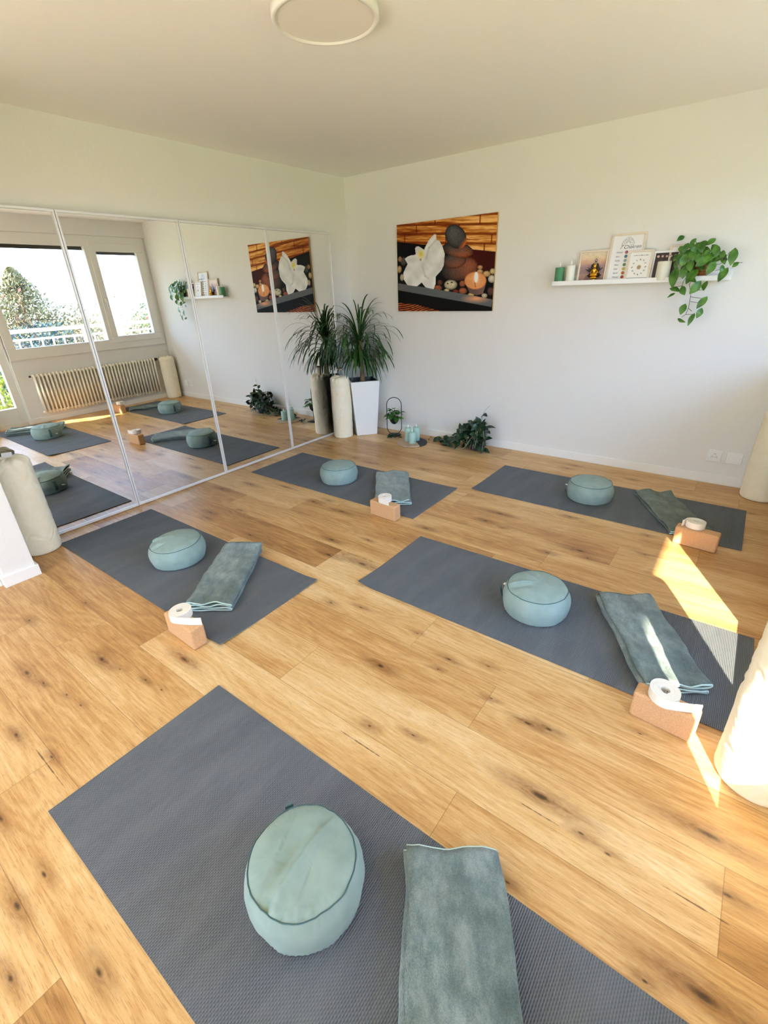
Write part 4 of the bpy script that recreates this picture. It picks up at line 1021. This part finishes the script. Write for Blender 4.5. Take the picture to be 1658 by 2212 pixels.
def p_dark(s_, t_):
    C = np.zeros(s_.shape+(3,)); C[...] = (40, 24, 24)
    for k in range(5): C[np.hypot(s_-(.12+.19*k), (t_-.13)*1.2) < .055] = (226, 178, 160)
    for r_ in range(6):
        for c in range(3):
            cx, cy = .28+.22*c, .32+.11*r_; C[(np.abs(s_-cx) < .06*(1-(t_-cy+.03)*6)) & (np.abs(t_-cy) < .03) & (np.modf((s_*23+t_*31))[0] < .6)] = (128, 116, 104)
    return C
def p_plain(s_, t_): C = np.zeros(s_.shape+(3,)); C[...] = (232, 231, 228); return C
pframe(2.523, -.058, .218, .232, 7, 'square pale frame with a sunset meditation print, behind the gold figurine', p_sunset)
tb, prb = pframe(2.755, -.062, .243, .332, 8, 'tallest pale frame on the wall shelf, a sheet listing seven coloured dots', p_paper)
tcf, prc = pframe(2.865, -.0805, .172, .212, 9, 'small pale frame in front, a white sheet with a ring of moons', p_moon)
pframe(3.035, -.052, .175, .196, 7, 'white frame with a dark print, behind the wide ivory candle', p_dark, m=M_white)
pframe(3.155, -.050, .215, .232, 7, 'pale frame with a blank sheet, half hidden by the trailing shelf plant', p_plain)
RT = (rad(90), 0, 0)
text('lettering', '7 Chakren', .035, M_ink, prb, (-.056, -.0006, .214), RT, .35)
dots = ['#a8617e', '#5d7f96', '#97aeb0', '#5f8a5a', '#cdb765', '#b8683a', '#b04a38']; words = ['Scheitel', 'Stirn', 'Kehle', 'Herz', 'Solar', 'Sakral', 'Wurzel']
for k in range(7):
    z = .186-.0285*k
    o = MB().lathe([(.0115, 0), (.0115, .0006)], 20).obj('colour_dot', mat('dot', dots[k], .7), prb); o.location = (.0, -.0002, z+.004); o.rotation_euler = (rad(90), 0, 0)
    text('lettering', words[k], .0145, M_ink, prb, (-.073, -.0006, z), RT, .3)
# figurine
t = thing('lotus_figurine', 'small golden seated figurine with dark lotus petals on the wall shelf', 'figurine', (2.548, -.067, SZ+.0005))
g_ = MB().lathe([(.028, 0), (.03, .006), (.022, .014), (.012, .02), (.02, .03), (.03, .036), (.02, .043), (.008, .046)], 24).obj('pedestal', M_gold, t, True)
fg = MB(); fg.lathe([(.016, .044), (.021, .05), (.019, .062), (.014, .074), (.012, .082), (.016, .09), (.012, .098), (.006, .102)], 20)
fg.tube([(-.026, -.006, .052), (-.012, -.018, .054), (.012, -.018, .054), (.026, -.006, .052)], [.008, .009, .009, .008], 8)
fg.tube([(-.014, 0, .09), (-.024, -.004, .074), (-.018, -.014, .06), (0, -.018, .062)], [.006, .0055, .005, .005], 8); fg.tube([(.014, 0, .09), (.024, -.004, .074), (.018, -.014, .06), (0, -.018, .062)], [.006, .0055, .005, .005], 8)
fg.lathe([(.004, .1), (.006, .104), (.0105, .111), (.011, .119), (.0085, .127), (.005, .132), (.004, .137), (.001, .141)], 16); fg.obj('seated_figure', M_gold, t, True)
V = []; Fc = []
for k in range(9):
    a = PI*(-.08+1.16*k/8); 
    leaf(V, Fc, (math.cos(a)*.015, .004, .04), (math.cos(a)*.056, .012-.01*abs(math.sin(a)), .046+.034*abs(math.sin(a*1.0))), .010, (0, -1, .2), 0, .05)
obj('lotus_petals', V, Fc, M_bronze, t, True)
# trailing plant on the shelf: leaf pairs read as (base x, z, tip x, z, half width, y)
t = thing('woven_plant_pot', 'brown woven pot on the right end of the wall shelf, half covered by leaves', 'pot', (3.275, -.056, SZ+.0005))
MB().lathe([(.036, 0), (.040, .004), (.047, .08), (.050, .105), (.046, .107), (.043, .09), (.01, .088)], 28).obj('pot_body', M_wicker, t, True)
t = thing('trailing_pothos', 'bright green trailing pothos with heart-shaped leaves hanging from the wall shelf', 'plant', (3.275, -.06, SZ+.09))
O = Vector((3.275, -.06, SZ+.09)); V = []; Fc = []; st = MB(); rng = random.Random(5)
def PX(cx, cy, y=-.15):     # position in the shelf-corner crop -> point on the plane y
    uu, vv = 1340+cx*.16888-829, 480+cy*.16888-1106
    d = r2*(uu/FPX)+u2*(-vv/FPX)+f; k = (y-CAM.y)/d.y; return CAM+d*k-O
HANG = [(975,625,830,795,62,-.165),(720,600,660,850,60,-.15),(1010,770,875,920,52,-.15),(1100,770,1060,880,42,-.14),(640,850,760,890,36,-.14),(790,830,820,935,42,-.15),(690,910,590,970,16,-.13),
        (1095,965,965,1110,40,-.12),(1030,1110,965,1230,38,-.115),(940,1175,855,1330,30,-.12),(820,1060,760,1185,42,-.12),(735,1235,830,1280,22,-.11),
        (1180,440,1060,435,45,-.17),(1220,310,1225,450,42,-.16),(1460,350,1400,560,48,-.13),(1500,520,1420,580,26,-.12),(1360,600,1240,770,45,-.15),(1300,560,1270,640,32,-.15),(1200,520,1090,680,46,-.18),
        (1110,455,950,570,50,-.17),(830,430,770,570,48,-.16),(900,500,890,635,44,-.17),(820,580,790,730,40,-.16),(960,215,870,310,26,-.10),(950,330,900,400,40,-.14),(1030,270,1040,390,44,-.15),(900,390,930,500,42,-.16),
        (1180,300,1280,420,42,-.13),(1310,370,1290,480,30,-.12),(860,280,790,400,36,-.12),(770,400,720,560,34,-.12),(740,480,700,610,34,-.11),(1100,250,1010,260,24,-.10),(990,420,1000,540,40,-.17),(1130,380,1050,420,36,-.16)]
for bx, by, tx, ty, w_, y in HANG:
    b_, p_ = PX(bx, by, y), PX(tx, ty, y-.012)
    leaf(V, Fc, b_, p_, w_*.16888*3.45/FPX*1.0, (rng.gauss(0, .35), -1, rng.uniform(-.5, .8)), .45, .10)
for i in range(46):
    cx, cy = 960+rng.gauss(0, 150), 440+rng.gauss(0, 100); y = rng.uniform(-.13, -.03); b_ = PX(cx, cy, y)
    leaf(V, Fc, b_, b_+Vector((rng.gauss(0, .03), -.02, -rng.uniform(.02, .05))), .019, (0, -1, .3), .4)
for line in ([(960, 480), (880, 640), (800, 760), (780, 830)], [(1000, 560), (880, 790), (895, 930), (880, 1030), (865, 1100), (830, 1180), (780, 1215)], [(895, 955), (1040, 975)], [(890, 1015), (990, 1030)], [(865, 1100), (910, 1140)], [(830, 1180), (920, 1178)],
             [(1180, 520), (1270, 470), (1380, 470)], [(1200, 620), (1300, 600)], [(1150, 560), (1280, 530), (1400, 375)], [(1290, 450), (1450, 520), (1560, 515)], [(780, 815), (700, 825)], [(1000, 870), (1070, 860)]):
    pts = [PX(a, b_, -.14 if b_ < 900 else -.115) for a, b_ in line]; st.tube(pts, .0016, 5)
for i in range(18):
    p_ = PX(960+rng.gauss(0, 150), 430+rng.gauss(0, 100), rng.uniform(-.14, -.06)); st.tube([Vector((0, 0, -.02)), p_*.5+Vector((0, 0, .03)), p_], .0014, 4)
st.obj('vines', mat('pothos_vine', '#2f3520', .6), t, True); obj('foliage', V, Fc, M_leafp, t, True)

# ------------------------------------------------------------------ sockets
t = thing('wall_socket', 'white square triple wall socket low on the back wall', 'socket', (3.656, 0, .23))
bevel(MB().box((-.047, -.009, -.047), (.047, -.0005, .047)).obj('cover_plate', M_white, t), .003, 2)
o = MB().lathe([(.029, 0), (.029, .0015), (.026, .002)], 32).obj('socket_insert', M_white, t); o.location = (0, -.009, 0); o.rotation_euler = (rad(90), 0, 0)
hb = MB()
for a in (90, 210, 330):
    cx, cz = .016*math.cos(rad(a)), .016*math.sin(rad(a))
    for dx, dz in ((-.006, -.003), (.006, -.003), (0, .005)): hb.box((cx+dx-.002, -.0115, cz+dz-.002), (cx+dx+.002, -.0108, cz+dz+.002))
hb.obj('pin_holes', M_black, t)
t = thing('blank_wall_plate', 'blank white square cover plate beside the wall socket', 'socket', (3.786, 0, .23))
bevel(MB().box((-.052, -.009, -.047), (.052, -.0005, .047)).obj('cover_plate', M_white, t), .003, 2)
bevel(MB().box((-.036, -.0115, -.033), (.036, -.009, .033)).obj('inner_plate', M_white, t), .002, 2)

# ------------------------------------------------------------------ radiator
t = thing('radiator', 'cream column radiator under the window, seen in the mirror', 'radiator', (4.086, -1.185, .11))
n = 36; c0 = None
for i in range(n):
    y = -.86+1.72*i/(n-1)
    if c0 is None:
        cm = MB()
        for dx in (-.019, .017): cm.tube([(dx, 0, .02), (dx, 0, .53)], .0125, 8)
        for z in (.02, .53): cm.tube([(-.022, 0, z), (.02, 0, z)], [.0155, .0155], 8)
        c0 = cm.obj('radiator_column', M_rad, t, True, loc=(0, y, 0))
    else: dup(c0, t).location = (0, y, 0)
MB().tube([(0, -.89, .03), (0, .87, .03)], .017, 8).obj('header_pipe', M_rad, t, True); MB().tube([(0, -.89, .52), (0, .87, .52)], .017, 8).obj('header_pipe', M_rad, t, True)
MB().tube([(0, .87, .52), (0, .89, .52), (0, .93, .52)], [.014, .022, .02], 12).obj('valve', M_black, t, True)
MB().tube([(0, -.89, .52), (0, -.915, .52)], .012, 8).obj('bleed_screw', M_black, t, True)
bk = MB()
for y in (-.6, .6): bk.box((.02, y-.015, .1), (.0335, y+.015, .14))
bk.obj('wall_bracket', M_rad, t)
